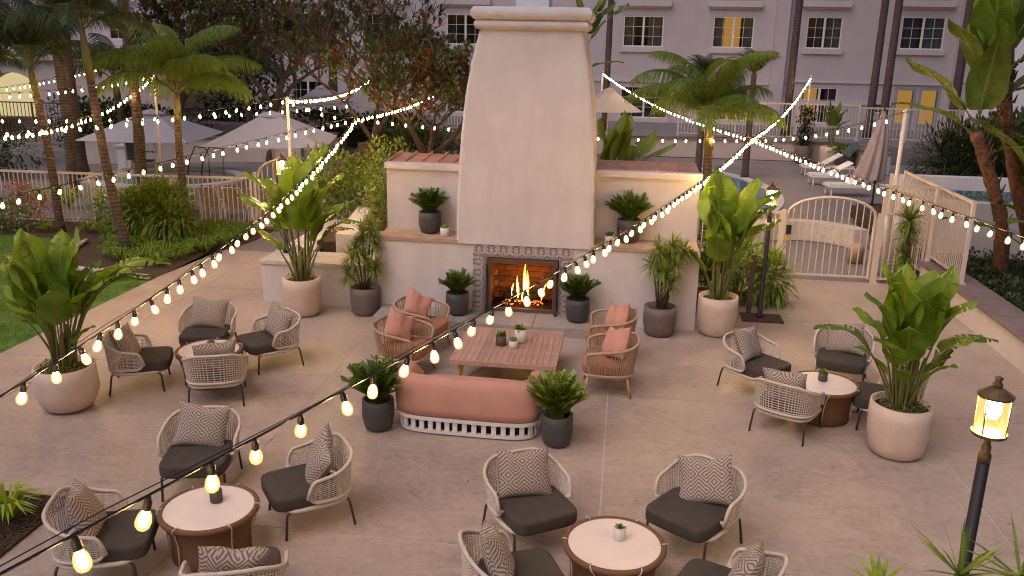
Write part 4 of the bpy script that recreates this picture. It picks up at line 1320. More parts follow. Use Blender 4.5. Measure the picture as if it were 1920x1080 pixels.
# ------------------------------------------------------------------ plant generators
def paddle(L, W, pet, lean0, lean1, torn=0.0, seed=0, dark=False, fold=.25):
    rr = random.Random(seed); mb = MB()
    n1, n2 = 6, 13; tot = pet + L
    pts = [Vector((0, 0, 0))]; steps = n1 + n2
    for k in range(steps):
        seg = pet / n1 if k < n1 else L / n2
        t = (k + .5) / steps
        an = R(lerp(lean0, lean1, t ** 1.6))
        pts.append(pts[-1] + Vector((math.sin(an) * seg, 0, math.cos(an) * seg)))
    mb.tube(pts[:n1 + 1], [lerp(.017, .009, k / n1) for k in range(n1 + 1)], 5, mi=1, cap=False)
    mb.tube(pts[n1:], [lerp(.009, .002, k / n2) for k in range(n2 + 1)], 4, mi=1, cap=False)
    nu = 8
    rows = []
    wav = rr.uniform(0, 6)
    for k in range(n2 + 1):
        t = k / n2
        w = W * (math.sin(PI * min(1, .06 + t * .94) ** .80) ** .62) * (1 - .2 * t)
        if k == n2: w = .004
        c = pts[n1 + k]
        d = (pts[min(n1 + k + 1, steps)] - pts[n1 + k - 1]).normalized()
        nrm = Vector((d.z, 0, -d.x)) * -1
        row = []
        for i in range(nu + 1):
            u = 2 * i / nu - 1
            f = fold * abs(u) * w * 1.0 - .25 * w * u * u * (.4 + .6 * t)
            f += .03 * W * math.sin(wav + 9 * t + 3 * u) * abs(u) * 3
            row.append(c + Vector((0, 1, 0)) * (u * w * .5) + nrm * f)
        rows.append(row)
    vs = [p for r in rows for p in r]; fs = []; us = []
    for k in range(n2):
        for s in (-1, 1):
            tear = rr.random() < torn
            for i in range(nu // 2):
                ii = nu // 2 + i if s > 0 else nu // 2 - 1 - i
                if tear and i >= 1 and k > 1:
                    # tapered gap: keep narrow strip
                    a = k * (nu + 1) + ii
                    p0, p1, p2, p3 = vs[a], vs[a + 1], vs[a + nu + 2], vs[a + nu + 1]
                    g_ = .35 + .15 * i / 4
                    q0 = Vector(p0).lerp(Vector(p3), 0); q3 = Vector(p0).lerp(Vector(p3), 1 - g_ * .8); q2 = Vector(p1).lerp(Vector(p2), 1 - g_ * .8)
                    o = len(vs); vs += [q2, q3]
                    fs.append((a, a + 1, o, o + 1)); us.append([(ii / nu, k / n2)] * 2 + [(ii / nu, (k + 1) / n2)] * 2)
                    continue
                a = k * (nu + 1) + ii
                fs.append((a, a + 1, a + nu + 2, a + nu + 1))
                us.append([(ii / nu, k / n2), ((ii + 1) / nu, k / n2), ((ii + 1) / nu, (k + 1) / n2), (ii / nu, (k + 1) / n2)])
    mb.add(vs, fs, 0, us)
    return mb.mesh('leaf', ['strelb' if dark else 'strel', 'petiole'], True)
PAD = [paddle(.66, .43, .80, 3, 18, .04, 1), paddle(.68, .43, .70, 8, 54, .15, 2), paddle(.62, .38, .60, 12, 80, .2, 3), paddle(.72, .29, .68, 18, 118, .7, 4), paddle(.45, .22, .40, 22, 80, 0, 5), paddle(.68, .50, .78, 3, 30, .08, 6, fold=.1)]
PADD = [paddle(.62, .30, .80, 3, 16, 0, 1, True), paddle(.66, .30, .74, 6, 42, .2, 2, True), paddle(.60, .27, .62, 12, 80, .5, 3, True)]
def stalks(parent, n, r, h, z0, seed, rad=.035):
    rr = random.Random(seed)
    mb = MB()
    for k in range(n):
        a = rr.uniform(0, 2 * PI); q = r * rr.uniform(.2, 1)
        x, y = q * math.cos(a), q * math.sin(a)
        hh = h * rr.uniform(.7, 1.1)
        mb.tube([(x, y, z0 - .05), (x * 1.15, y * 1.15, z0 + hh * .5), (x * 1.5, y * 1.5, z0 + hh)], [rad, rad * .75, rad * .4], 7)
    mb.build('stalk', 'petiole', parent, True)
def strelitzia(parent, z0, leaves, r=.10, seed=1, pads=None):
    """leaves: list of (archetype, azimuth deg, scale)"""
    rr = random.Random(seed); pads = pads or PAD
    for (k, az, s) in leaves:
        a = R(az)
        q = r * rr.uniform(.3, 1)
        put('leaf', pads[k], parent, (q * math.cos(a), q * math.sin(a), z0 - .04), (rr.uniform(-.05, .05), rr.uniform(-.05, .05), a), (s, s * 1.05, s))
def pot_prof(r, h, foot=.62, belly=1.04, th=.03):
    return [(r * foot * .9, 0), (r * foot, .01), (r * (foot + 1) / 2, h * .08), (r * .93, h * .22), (r * belly, h * .45), (r * 1.02, h * .75), (r, h), (r - th, h), (r - th - .01, h - .08)]
def pot(parent, r, h, mat, foot=.62, belly=1.04, soil='soil2'):
    mb = MB(); mb.lathe(pot_prof(r, h, foot, belly), 36); o = mb.build('pot', mat, parent, True)
    mb = MB(); mb.lathe([(r - .035, h - .07), (r * .5, h - .045), (0, h - .035)], 20); mb.build('soil', soil, parent, True)
    return o
# moss/fillers at the soil
def filler(parent, r, z, n, seed, mat='bush', size=.05):
    rr = random.Random(seed); mb = MB()
    for _ in range(n):
        a = rr.uniform(0, 2 * PI); q = r * math.sqrt(rr.random()); p = Vector((q * math.cos(a), q * math.sin(a), z + rr.uniform(-.02, .05)))
        leafquad(mb, p, rand_dir(rr), size * rr.uniform(.6, 1.3), .45)
    tag(mb.build('ground_leaves', mat, parent), kind='stuff')
def rand_dir(rr, up=0.3):
    while True:
        v = Vector((rr.uniform(-1, 1), rr.uniform(-1, 1), rr.uniform(-1, 1) + up))
        if .1 < v.length < 1.3: return v.normalized()
def leafquad(mb, p, d, l, wr=.4, droop=0.0, rr=random):
    side = d.cross(Vector((0, 0, 1)))
    if side.length < .01: side = Vector((1, 0, 0))
    side = side.normalized() * (l * wr * .5)
    m_ = p + d * l * .5; t_ = p + d * l + Vector((0, 0, -droop * l))
    mb.add([p, m_ + side, t_, m_ - side], [(0, 1, 2, 3)])

PLG = "birds of paradise in big white pots"
def big_pot_plant(label, x, y, r, h, leaves, seed, rz=0, foot=.74, belly=1.0, group=PLG):
    t = thing('potted_plant', label, 'potted plant', (x, y, 0), rz, group)
    pot(t, r, h, 'potw', foot, belly)
    stalks(t, 9, .13, .5, h - .02, seed)
    strelitzia(t, h, leaves, .12, seed)
    filler(t, r * .8, h - .01, 170, seed)
    return t
big_pot_plant("big bird of paradise in a white pot at right, before the drum table", 3.25, 9.45, .335, .62,
   [(0, 170, 1.05), (5, 150, 1.12), (0, 200, 1.1), (1, 185, 1.05), (5, 60, 1.08), (0, 20, 1.15), (1, 340, 1.05), (5, 300, 1.0), (1, 30, 1.12), (2, 350, .95), (3, 5, .95), (2, 215, .9), (3, 175, 1.0), (4, 190, 1.1), (4, 240, 1.0), (4, 300, 1.1), (2, 150, 1.0), (4, 20, .9), (0, 265, .9), (1, 250, .85), (0, 100, 1.1)], 11)
big_pot_plant("big bird of paradise in a round white pot at the left edge", -6.62, 8.98, .35, .56,
   [(0, 100, 1.15), (5, 160, 1.2), (0, 200, 1.1), (1, 120, 1.1), (5, 60, 1.05), (1, 170, 1.05), (1, 30, 1.05), (3, 20, 1.25), (2, 10, 1.2), (3, 200, 1.0), (2, 230, .9), (4, 355, .9), (0, 270, .95), (1, 300, .9), (2, 180, 1.0), (0, 40, 1.2), (5, 240, 1.0), (2, 70, 1.1), (3, 12, 1.5), (2, 35, 1.3), (1, 200, 1.2), (3, 60, 1.2)], 12, foot=.62, belly=1.06)
big_pot_plant("tall bird of paradise in a white pot left of the fireplace", -5.2, 13.15, .31, .64,
   [(0, 60, 1.5), (5, 20, 1.55), (1, 190, 1.45), (1, 160, 1.3), (2, 185, 1.45), (1, 10, 1.4), (2, 5, 1.4), (0, 250, 1.1), (3, 0, 1.15), (4, 180, 1.3), (5, 330, 1.1), (2, 30, 1.1), (1, 350, 1.0), (0, 120, 1.4), (3, 25, .95)], 13)
big_pot_plant("bird of paradise glowing beside the lamp, white pot right of the fireplace", 1.6, 13.42, .31, .64,
   [(0, 130, 1.35), (5, 100, 1.4), (0, 180, 1.2), (5, 20, 1.35), (1, 5, 1.4), (1, 350, 1.25), (0, 200, 1.0), (2, 10, 1.3), (5, 230, 1.0), (4, 190, 1.2), (1, 60, 1.2), (2, 330, 1.0), (1, 250, .9), (4, 310, 1.2), (0, 300, .95), (3, 185, .9)], 14)

# zz plants in charcoal pots
def zz_mesh(seed, n=52, L=.37):
    rr = random.Random(seed); mb = MB()
    for k in range(n):
        a = 2 * PI * k / n + rr.uniform(-.3, .3); lean = rr.uniform(.05, 1.1); l = L * rr.uniform(.7, 1.1)
        p = Vector((.05 * math.cos(a), .05 * math.sin(a), 0)); pts = [p.copy()]; m = 9
        for i in range(m):
            an = lean * (.45 + .75 * i / m)
            d = Vector((math.cos(a) * math.sin(an), math.sin(a) * math.sin(an), math.cos(an)))
            p = p + d * l / m; pts.append(p.copy())
            if i > 0:
                for s in (-1, 1):
                    side = Vector((-math.sin(a), math.cos(a), 0)) * s
                    dd = (d * .65 + side * .8 + Vector((0, 0, .25))).normalized()
                    leafquad(mb, p, dd, .096 * rr.uniform(.8, 1.2), .6)
        leafquad(mb, p, d, .07, .5)
        mb.tube(pts, .006, 3, cap=False)
    return mb.mesh('foliage', 'zz', False)
ZZ = [zz_mesh(s) for s in (1, 2, 3)]
zpots = [(-3.20, 13.93, 1.326, .185, .36, "zz plant in a charcoal pot on the left ledge", 0, 1.0), (.13, 13.93, 1.326, .19, .38, "zz plant in a charcoal pot on the right ledge", 1, 1.12),
         (-2.58, 13.18, .151, .185, .37, "zz plant in a charcoal pot on the hearth, left of the fire", 2, .92), (-.62, 13.18, .151, .19, .38, "zz plant in a charcoal pot on the hearth, right of the fire", 0, .98),
         (-2.72, 9.06, 0, .185, .38, "zz plant in a charcoal pot at the left end of the sofa", 1, 1.18), (-.60, 9.0, 0, .18, .38, "zz plant in a charcoal pot at the right end of the sofa", 2, 1.2)]
for i, (x, y, z, r, h, lab, k, s) in enumerate(zpots):
    t = thing('potted_plant', lab, 'potted plant', (x, y, z), i * 1.3, "zz plants in charcoal pots")
    pot(t, r, h, 'potg', .7, 1.03); put('foliage', ZZ[k], t, (0, 0, h - .05), (0, 0, 0), s)
# dracaenas
def rosette(mb, c, n, L, w, rr, up=.25):
    for _ in range(n):
        d = rand_dir(rr, up); l = L * rr.uniform(.7, 1.1)
        side = d.cross(Vector((0, 0, 1)))
        side = (side.normalized() if side.length > .05 else Vector((1, 0, 0))) * w * .5
        m_ = c + d * l * .55; e = m_ + (d * .45 + Vector((0, 0, -.12))) * l
        mb.add([c - side * .6, c + side * .6, m_ + side, m_ - side], [(0, 1, 2, 3)])
        mb.add([m_ - side, m_ + side, e], [(0, 1, 2)])
def dracaena(parent, z0, canes, seed, L=.24):
    rr = random.Random(seed)
    mb = MB(); fo = MB()
    for (dx, dy, h) in canes:
        mb.tube([(dx * .25, dy * .25, z0 - .05), (dx * .6, dy * .6, z0 + h * .5), (dx, dy, z0 + h)], [.018, .014, .011], 6)
        rosette(fo, Vector((dx, dy, z0 + h)), 60, L * 1.1, .024, rr, .3)
        rosette(fo, Vector((dx * .93, dy * .93, z0 + h - .06)), 30, L, .022, rr, .0)
    mb.build('cane', 'bark', parent, True)
    fo.build('foliage', 'drac', parent)
t = thing('potted_plant', "dracaena in a taupe pot left of the hearth", 'potted plant', (-4.19, 13.38, 0), 0, "dracaenas in taupe pots")
pot(t, .245, .47, 'potb', .8, 1.02)
dracaena(t, .45, [(-.02, .02, .95), (.16, .05, .80), (-.22, .0, .52), (.05, -.12, .55), (.22, -.1, .4), (-.1, -.1, .72), (-.25, -.12, .25), (.1, .1, 1.05)], 21, .26)
t = thing('potted_plant', "dracaena in a taupe pot right of the fireplace, beside the white pot", 'potted plant', (.69, 13.22, 0), 0, "dracaenas in taupe pots")
pot(t, .255, .47, 'potb', .8, 1.02)
dracaena(t, .45, [(-.1, .02, .95), (.12, .05, 1.0), (-.16, .0, .70), (.02, -.1, .62), (.2, -.05, .72), (0, .1, .85), (.12, -.12, .45), (.3, .1, .9)], 22, .26)

# small pots
def small_pot(label, x, y, z, r, h, mat, kind, grp="small succulent pots"):
    t = thing('small_pot', label, 'small pot', (x, y, z), 0, grp)
    mb = MB(); mb.lathe([(r * .9, 0), (r, .006), (r, h), (r - .008, h), (r - .01, h - .015), (0, h - .015)], 20); mb.build('pot', mat, t, True)
    rr = random.Random(int(x * 100) + 50); mb = MB()
    if kind == 'spike': rosette(mb, Vector((0, 0, h - .01)), 30, r * 1.3, .012, rr, .7)
    elif kind == 'ball':
        mb.lathe([(r * .6, h - .02), (r * .85, h), (r * .7, h + r * .5), (r * .3, h + r * .75), (0, h + r * .78)], 12)
    else:
        for _ in range(46):
            leafquad(mb, Vector((rr.uniform(-r, r) * .5, rr.uniform(-r, r) * .5, h)), rand_dir(rr, .7), r * 1.0, .5)
    mb.build('succulent', 'zz', t)
small_pot("small white pot with a round cactus on the left ledge", -2.90, 13.72, 1.326, .075, .14, 'pots', 'ball')
small_pot("small white pot with dark sprigs on the right ledge", -.17, 13.73, 1.326, .075, .14, 'pots', 'leaf')
small_pot("small brown cup with a succulent on the mid left table", -5.30, 10.12, .452, .05, .10, 'potb', 'spike')
small_pot("small brown cup with green sprig on the front left table", -3.43, 6.42, .452, .055, .11, 'potd', 'spike')
small_pot("small white textured cup with a succulent on the front right table", .13, 6.40, .452, .05, .11, 'pots', 'spike')
small_pot("small dark cup with bright green sprig on the right table", 2.60, 10.42, .452, .055, .11, 'potd', 'leaf')
small_pot("dark wooden cup on the coffee table", -1.55, 11.05, .428, .075, .14, 'potd', 'leaf')
small_pot("low white cup beside the dark cup on the coffee table", -1.37, 10.98, .428, .065, .10, 'pots', 'ball')
small_pot("tall white pot at the back of the coffee table group", -1.30, 11.22, .428, .085, .19, 'pots', 'leaf')

# ------------------------------------------------------------------ palms
def frond(L, seed, leaflen, droop=1.0, mat='palm', a0=25, a1=120, n=44, w=.032):
    rr = random.Random(seed); mb = MB(); pts = [Vector((0, 0, 0))]; m = 16
    dirs = []
    for k in range(m):
        an = R(lerp(a0, a1, (k / m) ** 1.35)); d = Vector((math.sin(an), 0, math.cos(an))); dirs.append(d)
        pts.append(pts[-1] + d * L / m)
    mb.tube(pts, [lerp(.022, .004, k / m) for k in range(m + 1)], 4, mi=1, cap=False)
    for i in range(n):
        t = .16 + .84 * i / n; f = t * m; k = min(m - 1, int(f)); p = pts[k].lerp(pts[k + 1], f - k); d = dirs[k]
        l = leaflen * (math.sin(PI * min(1, .12 + .84 * t)) ** .6) * rr.uniform(.85, 1.1)
        for s in (-1, 1):
            dd = (d * .55 + Vector((0, s, 0)) * .75 + Vector((0, 0, .10 - .25 * droop))).normalized()
            m1 = p + dd * l * .45
            d2 = (dd * (1 - .55 * droop) + Vector((0, 0, -.9 * droop))).normalized()
            m2 = m1 + d2 * l * .55
            sd = d.normalized() * w * .5
            mb.add([p - sd * .6, p + sd * .6, m1 + sd, m1 - sd], [(0, 1, 2, 3)])
            mb.add([m1 - sd, m1 + sd, m2], [(0, 1, 2)])
    return mb.mesh('frond', [mat, 'shaft'])
FR = [frond(2.3, 1, .85, 1.05, a0=20, a1=140, n=70, w=.024), frond(2.2, 2, .70, .85, a0=5, a1=105, n=70, w=.024), frond(2.2, 3, .85, 1.1, a0=48, a1=160, n=70, w=.024), frond(2.2, 11, .8, 1.0, a0=32, a1=130, n=64, w=.024)]
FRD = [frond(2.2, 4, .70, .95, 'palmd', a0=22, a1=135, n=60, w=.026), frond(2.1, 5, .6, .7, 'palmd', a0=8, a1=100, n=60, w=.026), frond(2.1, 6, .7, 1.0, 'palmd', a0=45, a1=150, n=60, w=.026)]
FRP = [frond(1.2, 7, .30, .3, 'palmd', a0=20, a1=110, n=36, w=.02), frond(1.1, 8, .28, .3, 'palmd', a0=5, a1=85, n=36, w=.02)]
def palm(label, pts, r, nf, s, mats=('trunk1', 'palm'), frs=None, shaft=.8, seed=1, name='palm_tree'):
    base = Vector(pts[0]); t = thing(name, label, 'palm tree', base)
    P = [Vector(p) - base for p in pts]
    # smooth trunk
    q = []
    n = 18
    L = len(P) - 1
    for k in range(n + 1):
        f = k / n * L; i = min(L - 1, int(f)); q.append(P[i].lerp(P[i + 1], f - i))
    for _ in range(3):
        q = [q[0]] + [(q[i - 1] + q[i] * 2 + q[i + 1]) / 4 for i in range(1, n)] + [q[-1]]
    mb = MB(); mb.tube(q, [r * (1.35 if k == 0 else lerp(1.08, .8, k / n)) * (1 + .03 * math.sin(k * 2.1)) for k in range(n + 1)], 12)
    mb.build('trunk', mats[0], t, True)
    top = q[-1]; d = (q[-1] - q[-2]).normalized()
    if shaft:
        mb = MB(); mb.tube([top - d * .05, top + d * shaft * .35, top + d * shaft], [r * .95, r * .9, r * .35], 10); mb.build('crownshaft', 'shaft', t, True)
    rr = random.Random(seed); frs = frs or FR
    for k in range(nf):
        az = 2 * PI * k * .382 * 1.0 + rr.uniform(-.2, .2)
        kk = k / nf
        me = frs[1] if kk < .3 else (frs[0] if k % 2 or len(frs) < 4 else frs[3]) if kk < .72 else frs[2 % len(frs)]
        if len(frs) == 2: me = frs[k % 2]
        o = put('frond', me, t, top + d * (shaft * .85 - .12 * kk), (rr.uniform(-.1, .1), rr.uniform(-.1, .1), az), s * rr.uniform(.88, 1.1))
    return t
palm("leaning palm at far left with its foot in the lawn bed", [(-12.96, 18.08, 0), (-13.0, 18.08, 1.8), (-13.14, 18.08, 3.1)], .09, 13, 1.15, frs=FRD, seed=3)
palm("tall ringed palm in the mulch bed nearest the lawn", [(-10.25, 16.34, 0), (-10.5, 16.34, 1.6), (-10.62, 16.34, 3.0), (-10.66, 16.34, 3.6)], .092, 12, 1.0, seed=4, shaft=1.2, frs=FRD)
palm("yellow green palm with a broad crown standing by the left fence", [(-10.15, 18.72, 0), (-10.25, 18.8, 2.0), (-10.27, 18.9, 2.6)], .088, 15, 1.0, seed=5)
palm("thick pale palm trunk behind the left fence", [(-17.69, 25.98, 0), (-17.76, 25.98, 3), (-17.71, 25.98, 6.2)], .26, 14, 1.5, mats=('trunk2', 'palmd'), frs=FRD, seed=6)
palm("drooping palm lit from below behind the right wing of the fireplace", [(2.0, 20.6, 0), (1.96, 20.6, 1.4), (1.93, 20.6, 2.2)], .12, 17, 1.0, seed=8, shaft=.75)
for i, (x, y, z, lab) in enumerate([(2.6, 31, 3.4, "small dark feathery palm behind the lit palm, left one"), (4.3, 31.5, 3.6, "small dark feathery palm behind the lit palm, right one")]):
    palm(lab, [(x, y, 0), (x, y, z)], .12, 22, 1.0, mats=('trunk2', 'palmd'), frs=FRP, shaft=0, seed=20 + i)
slim = [(-1.0, 40.3, 13, .14, "slim palm trunk rising just right of the chimney"), (7.1, 40.3, 13, .17, "tall dark palm trunk beside the lit window"), (10.65, 40.3, 13, .17, "tall dark palm trunk, left one of the close pair"), (11.02, 39.6, 13, .17, "tall pale palm trunk, right one of the close pair"), (-13.9, 40.3, 13, .19, "slim palm trunk left of the magnolia"), (14.1, 40.3, 13, .19, "dark palm trunk behind the big paddle leaves at right")]
for i, (x, y, h, r, lab) in enumerate(slim):
    palm(lab, [(x, y, .7), (x + .02, y, 6), (x + .05, y, h)], r, 6, 1.2, mats=('trunk2', 'palmd'), frs=FRD, shaft=0, seed=30 + i, name='tall_palm')
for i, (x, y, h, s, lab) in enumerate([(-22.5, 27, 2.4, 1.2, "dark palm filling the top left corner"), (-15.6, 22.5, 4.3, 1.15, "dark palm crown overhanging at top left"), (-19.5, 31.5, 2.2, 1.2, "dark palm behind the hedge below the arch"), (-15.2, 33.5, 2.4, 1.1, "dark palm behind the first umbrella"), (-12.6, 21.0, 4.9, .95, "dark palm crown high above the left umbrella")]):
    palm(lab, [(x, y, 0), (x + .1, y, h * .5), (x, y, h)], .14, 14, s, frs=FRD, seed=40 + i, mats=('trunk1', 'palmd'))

# ------------------------------------------------------------------ branching trees
def tree(label, base, h, spread, seed, nleaf, mat='magn', leaf=.17, trunk=.13, fork=.30, name='magnolia_tree', levels=4, lean=(0, 0)):
    rr = random.Random(seed); t = thing(name, label, 'tree', base)
    wood_ = MB(); lf = MB(); tips = []
    def grow(p, d, l, r, lev):
        pts = [p.copy()]; rs = [r]; q = p.copy(); dd = d.copy()
        for k in range(4):
            dd = (dd + Vector((rr.uniform(-.16, .16), rr.uniform(-.16, .16), rr.uniform(-.05, .14)))).normalized()
            q = q + dd * l / 4; pts.append(q.copy()); rs.append(lerp(r, r * .6, (k + 1) / 4))
            if lev >= 2: tips.append((q.copy(), dd.copy(), lev))
        wood_.tube(pts, rs, 7 if lev < 2 else 4, cap=False)
        if lev >= levels: return
        n = 3 if lev else 4
        for k in range(n):
            a = 2 * PI * (k + rr.random() * .6) / n
            ax = Vector((math.cos(a), math.sin(a), 0))
            nd = (dd * .8 + ax * (.75 if lev else .62) * spread + Vector((0, 0, .12))).normalized()
            grow(q, nd, l * rr.uniform(.68, .88), r * .6, lev + 1)
    grow(Vector((0, 0, 0)), Vector((lean[0], lean[1], 1)).normalized(), h * fork, trunk, 0)
    wood_.build('trunk', 'bark', t, True)
    for _ in range(nleaf):
        p, d, lev = rr.choice(tips)
        if lev < 3 and rr.random() < .55: continue
        c = p + Vector((rr.gauss(0, .09), rr.gauss(0, .09), rr.gauss(0, .09)))
        for k in range(7):
            dv = (d * .4 + rand_dir(rr, .2)).normalized()
            leafquad(lf, c, dv, leaf * rr.uniform(.7, 1.15), .40, .1)
    lf.build('crown', mat, t)
    return t
tree("magnolia with rusty leaves filling the space left of the chimney", (-5.3, 22.6, 0), 9.0, 1.15, 51, 850, leaf=.22, fork=.155, levels=5)
tree("second magnolia standing farther left behind the pool umbrella", (-7.6, 24.6, 0), 11.0, 1.0, 52, 520, leaf=.22, fork=.155, levels=5)
tree("dark twisting tree behind the umbrellas at upper left", (-13.3, 31.0, 0), 8.5, 1.05, 53, 720, leaf=.26, trunk=.2, fork=.22, levels=5, name='spreading_tree')
tree("bare branched tree behind the left palms", (-18.5, 34.0, 0), 9, .95, 54, 900, leaf=.26, trunk=.2, fork=.22, name='spreading_tree')

# ------------------------------------------------------------------ bushes
def bush(label, c, rad, n, leaf, mat, seed, name='shrub', cat='shrub', flowers=None, core=True, grp=None, strap=False, kind=None):
    rr = random.Random(seed); t = thing(name, label, cat, c, 0, grp)
    mb = MB()
    lumps = [(Vector((rr.uniform(-.5, .5) * rad[0], rr.uniform(-.5, .5) * rad[1], rr.uniform(.25, .8) * rad[2])), rr.uniform(.4, .6)) for _ in range(9)]
    for _ in range(n):
        lc, lr = rr.choice(lumps)
        d = rand_dir(rr, .25); q = rr.random() ** .4
        p = lc + Vector((d.x * rad[0], d.y * rad[1], d.z * rad[2])) * lr * q
        if p.z < .02: p.z = rr.uniform(.02, .2)
        leafquad(mb, p, (d + rand_dir(rr) * .7).normalized(), leaf * rr.uniform(.6, 1.2), .13 if strap else .45, .25 if strap else .1)
    mb.build('foliage', mat, t)
    if flowers:
        fm, fnn, fs_ = flowers; mb = MB()
        for _ in range(fnn):
            lc, lr = rr.choice(lumps); d = rand_dir(rr, .5)
            p = lc + Vector((d.x * rad[0], d.y * rad[1], d.z * rad[2])) * lr
            for _k in range(4): leafquad(mb, p, rand_dir(rr, .3), fs_, .8)
        mb.build('blossoms', fm, t)
    return t
bush("dense dark hedge behind the left fence under the string lights", (-21.5, 25.0, 0), (4.2, 1.3, 1.5), 9000, .16, 'hedge', 61, 'hedge', 'hedge')
bush("rose bush with pale blossoms at the left edge below the fence", (-14.6, 18.0, 0), (1.5, .5, .75), 2200, .09, 'bush', 62, 'rose_bush', 'shrub', ('flowerw', 90, .05))
bush("orange leaved rose bush at the far left edge", (-13.9, 18.35, .3), (.7, .3, .7), 900, .09, 'flowero', 63, 'rose_bush', 'shrub')
bush("white flowered shrub between the two lawn palms", (-11.75, 18.2, 0), (.75, .5, .85), 1300, .08, 'bush', 64, 'flowering_shrub', 'shrub', ('flowerw', 90, .045))
bush("large feathery fern bush between the lawn palms and the fence", (-10.3, 17.7, 0), (1.25, .8, 1.05), 7500, .30, 'bush', 65, 'fern_bush', 'shrub', strap=True)
bush("green shrub with pink blossoms in the raised planter", (-6.35, 18.3, .6), (1.4, 1.2, 1.15), 3800, .13, 'bush', 66, 'flowering_shrub', 'shrub', ('flowerp', 26, .07))
bush("yellow green shrub against the left end of the fireplace", (-4.45, 15.9, .8), (.55, .8, 1.5), 3000, .10, 'bush', 67)
bush("dark hedge bank behind the raised spa at right", (13.5, 27.0, 0), (5.4, 2.6, 2.9), 15000, .34, 'hedge', 68, 'hedge', 'hedge')
bush("feathery dark shrubs behind the spa, under the paddle leaves", (9.6, 24.3, .3), (2.6, 1.3, 1.9), 11000, .38, 'hedge', 69, 'fern_bush', 'shrub', strap=True)
bush("grassy clump behind the lamp by the arched gate", (2.5, 15.5, 0), (.5, .5, .8), 1100, .36, 'strap', 70, 'grass_clump', 'shrub', strap=True)
bush("leafy shrub behind the glowing bird of paradise", (1.75, 15.0, 0), (.45, .6, 1.2), 1200, .18, 'bush', 71)
bush("dark shrubs below the rear trees left of the pool umbrellas", (-20.5, 33.2, 0), (4.5, 1.0, 1.6), 5000, .25, 'hedge', 72, 'hedge', 'hedge')
bush("dark planting behind the second umbrella", (-11.5, 36.3, 0), (4.5, .8, 1.5), 4500, .25, 'hedge', 73, 'hedge', 'hedge')
bush("tall dark foliage mass behind the palms at upper left", (-18.3, 39.5, 0), (3.6, 1.4, 6.2), 6000, .36, 'hedge', 78, 'tall_shrub', 'shrub')
bush("brownish planting behind the magnolia at the pool terrace", (-7.5, 33.0, 0), (2.6, 1.0, 1.1), 2500, .2, 'magn', 74, 'hedge', 'hedge')
bush("yellow green leafy branch end low beside the magnolia", (-6.6, 20.6, .9), (.8, .5, .8), 900, .16, 'bush', 75)
gcv = MB(); rr = random.Random(76)
for _ in range(15000):
    x, y = 6.42 + 3.8 * rr.random() ** 1.3, rr.uniform(8.5, 18.0)
    hgt = .10 + .09 * math.sin(x * 3.1 + y * 2.3) + .06 * math.sin(y * 5)
    leafquad(gcv, Vector((x, y, .42 + max(0, hgt) * rr.random())), rand_dir(rr, .6), rr.uniform(.06, .12), .55)
tag(gcv.build('groundcover', 'hedge'), "low dark leafy groundcover in the bed right of the planter wall", None, kind='stuff')
# strappy plants
def clump(rr, mb, p, n, L, w, mat=0):
    for _ in range(n):
        a = rr.uniform(0, 2 * PI); l = L * rr.uniform(.6, 1.1); out = rr.uniform(.25, .9)
        d = Vector((math.cos(a) * out, math.sin(a) * out, 1)).normalized()
        side = Vector((-math.sin(a), math.cos(a), 0)) * w * .5
        m_ = p + d * l * .55; e = m_ + Vector((math.cos(a) * out, math.sin(a) * out, .15 - .5 * out)) * l * .45
        mb.add([p - side * .7, p + side * .7, m_ + side, m_ - side], [(0, 1, 2, 3)]); mb.add([m_ - side, m_ + side, e], [(0, 1, 2)])
rr = random.Random(9); mb = MB()
def pip(x, y, poly):
    ins = False; n = len(poly)
    for i in range(n):
        x1, y1 = poly[i]; x2, y2 = poly[(i + 1) % n]
        if (y1 > y) != (y2 > y) and x < (x2 - x1) * (y - y1) / (y2 - y1) + x1: ins = not ins
    return ins
inner = [(-9.1, 15.45), (-9.8, 15.5), (-10.3, 15.65), (-10.65, 16.1), (-10.95, 16.7), (-11.5, 17.6), (-11.6, 19.0), (-8.5, 19.1), (-8.5, 18.3), (-8.8, 16.6)]
cnt = 0
while cnt < 330:
    x, y = rr.uniform(-11.8, -8.4), rr.uniform(15, 19.1)
    if not pip(x, y, inner) or math.hypot(x + 10.25, y - 16.34) < .25: continue
    if y < 15.9 and x < -9.9 and rr.random() < .6: continue
    cnt += 1; clump(rr, mb, Vector((x, y, 0)), 22, .52, .021)
tag(mb.build('strappy_groundcover', 'strap'), "mass of strappy green groundcover filling the mulch bed", None, kind='stuff')
def clump_thing(label, x, y, z, n, L, w, seed, mat='strap', grp=None):
    mb = MB(); clump(random.Random(seed), mb, Vector((0, 0, 0)), n, L, w)
    o = mb.build('agapanthus_clump', mat, loc=(x, y, z)); tag(o, label, 'plant', grp)
clump_thing("strappy clump at the foot of the far left palm", -12.35, 18.15, 0, 60, .55, .025, 1)
clump_thing("broad strappy clump between the palms at the lawn edge", -11.95, 18.05, 0, 60, .6, .025, 2)
clump_thing("strappy clump at the roses' right end", -13.3, 18.0, 0, 50, .5, .025, 3)
for i, (x, y) in enumerate([(-15.5, 21.0), (-14.6, 20.8), (-13.8, 20.9), (-13.0, 20.9), (-12.4, 20.8), (-11.9, 21.0), (-11.4, 21.1)]):
    clump_thing("tall iris clump behind the left fence, number %s from the left" % ['first', 'second', 'third', 'fourth', 'fifth', 'sixth', 'seventh'][i], x, y, 0, 70, 1.05, .03, 10 + i, grp="tall iris clumps behind the left fence")
lt = MB(); rr = random.Random(12)
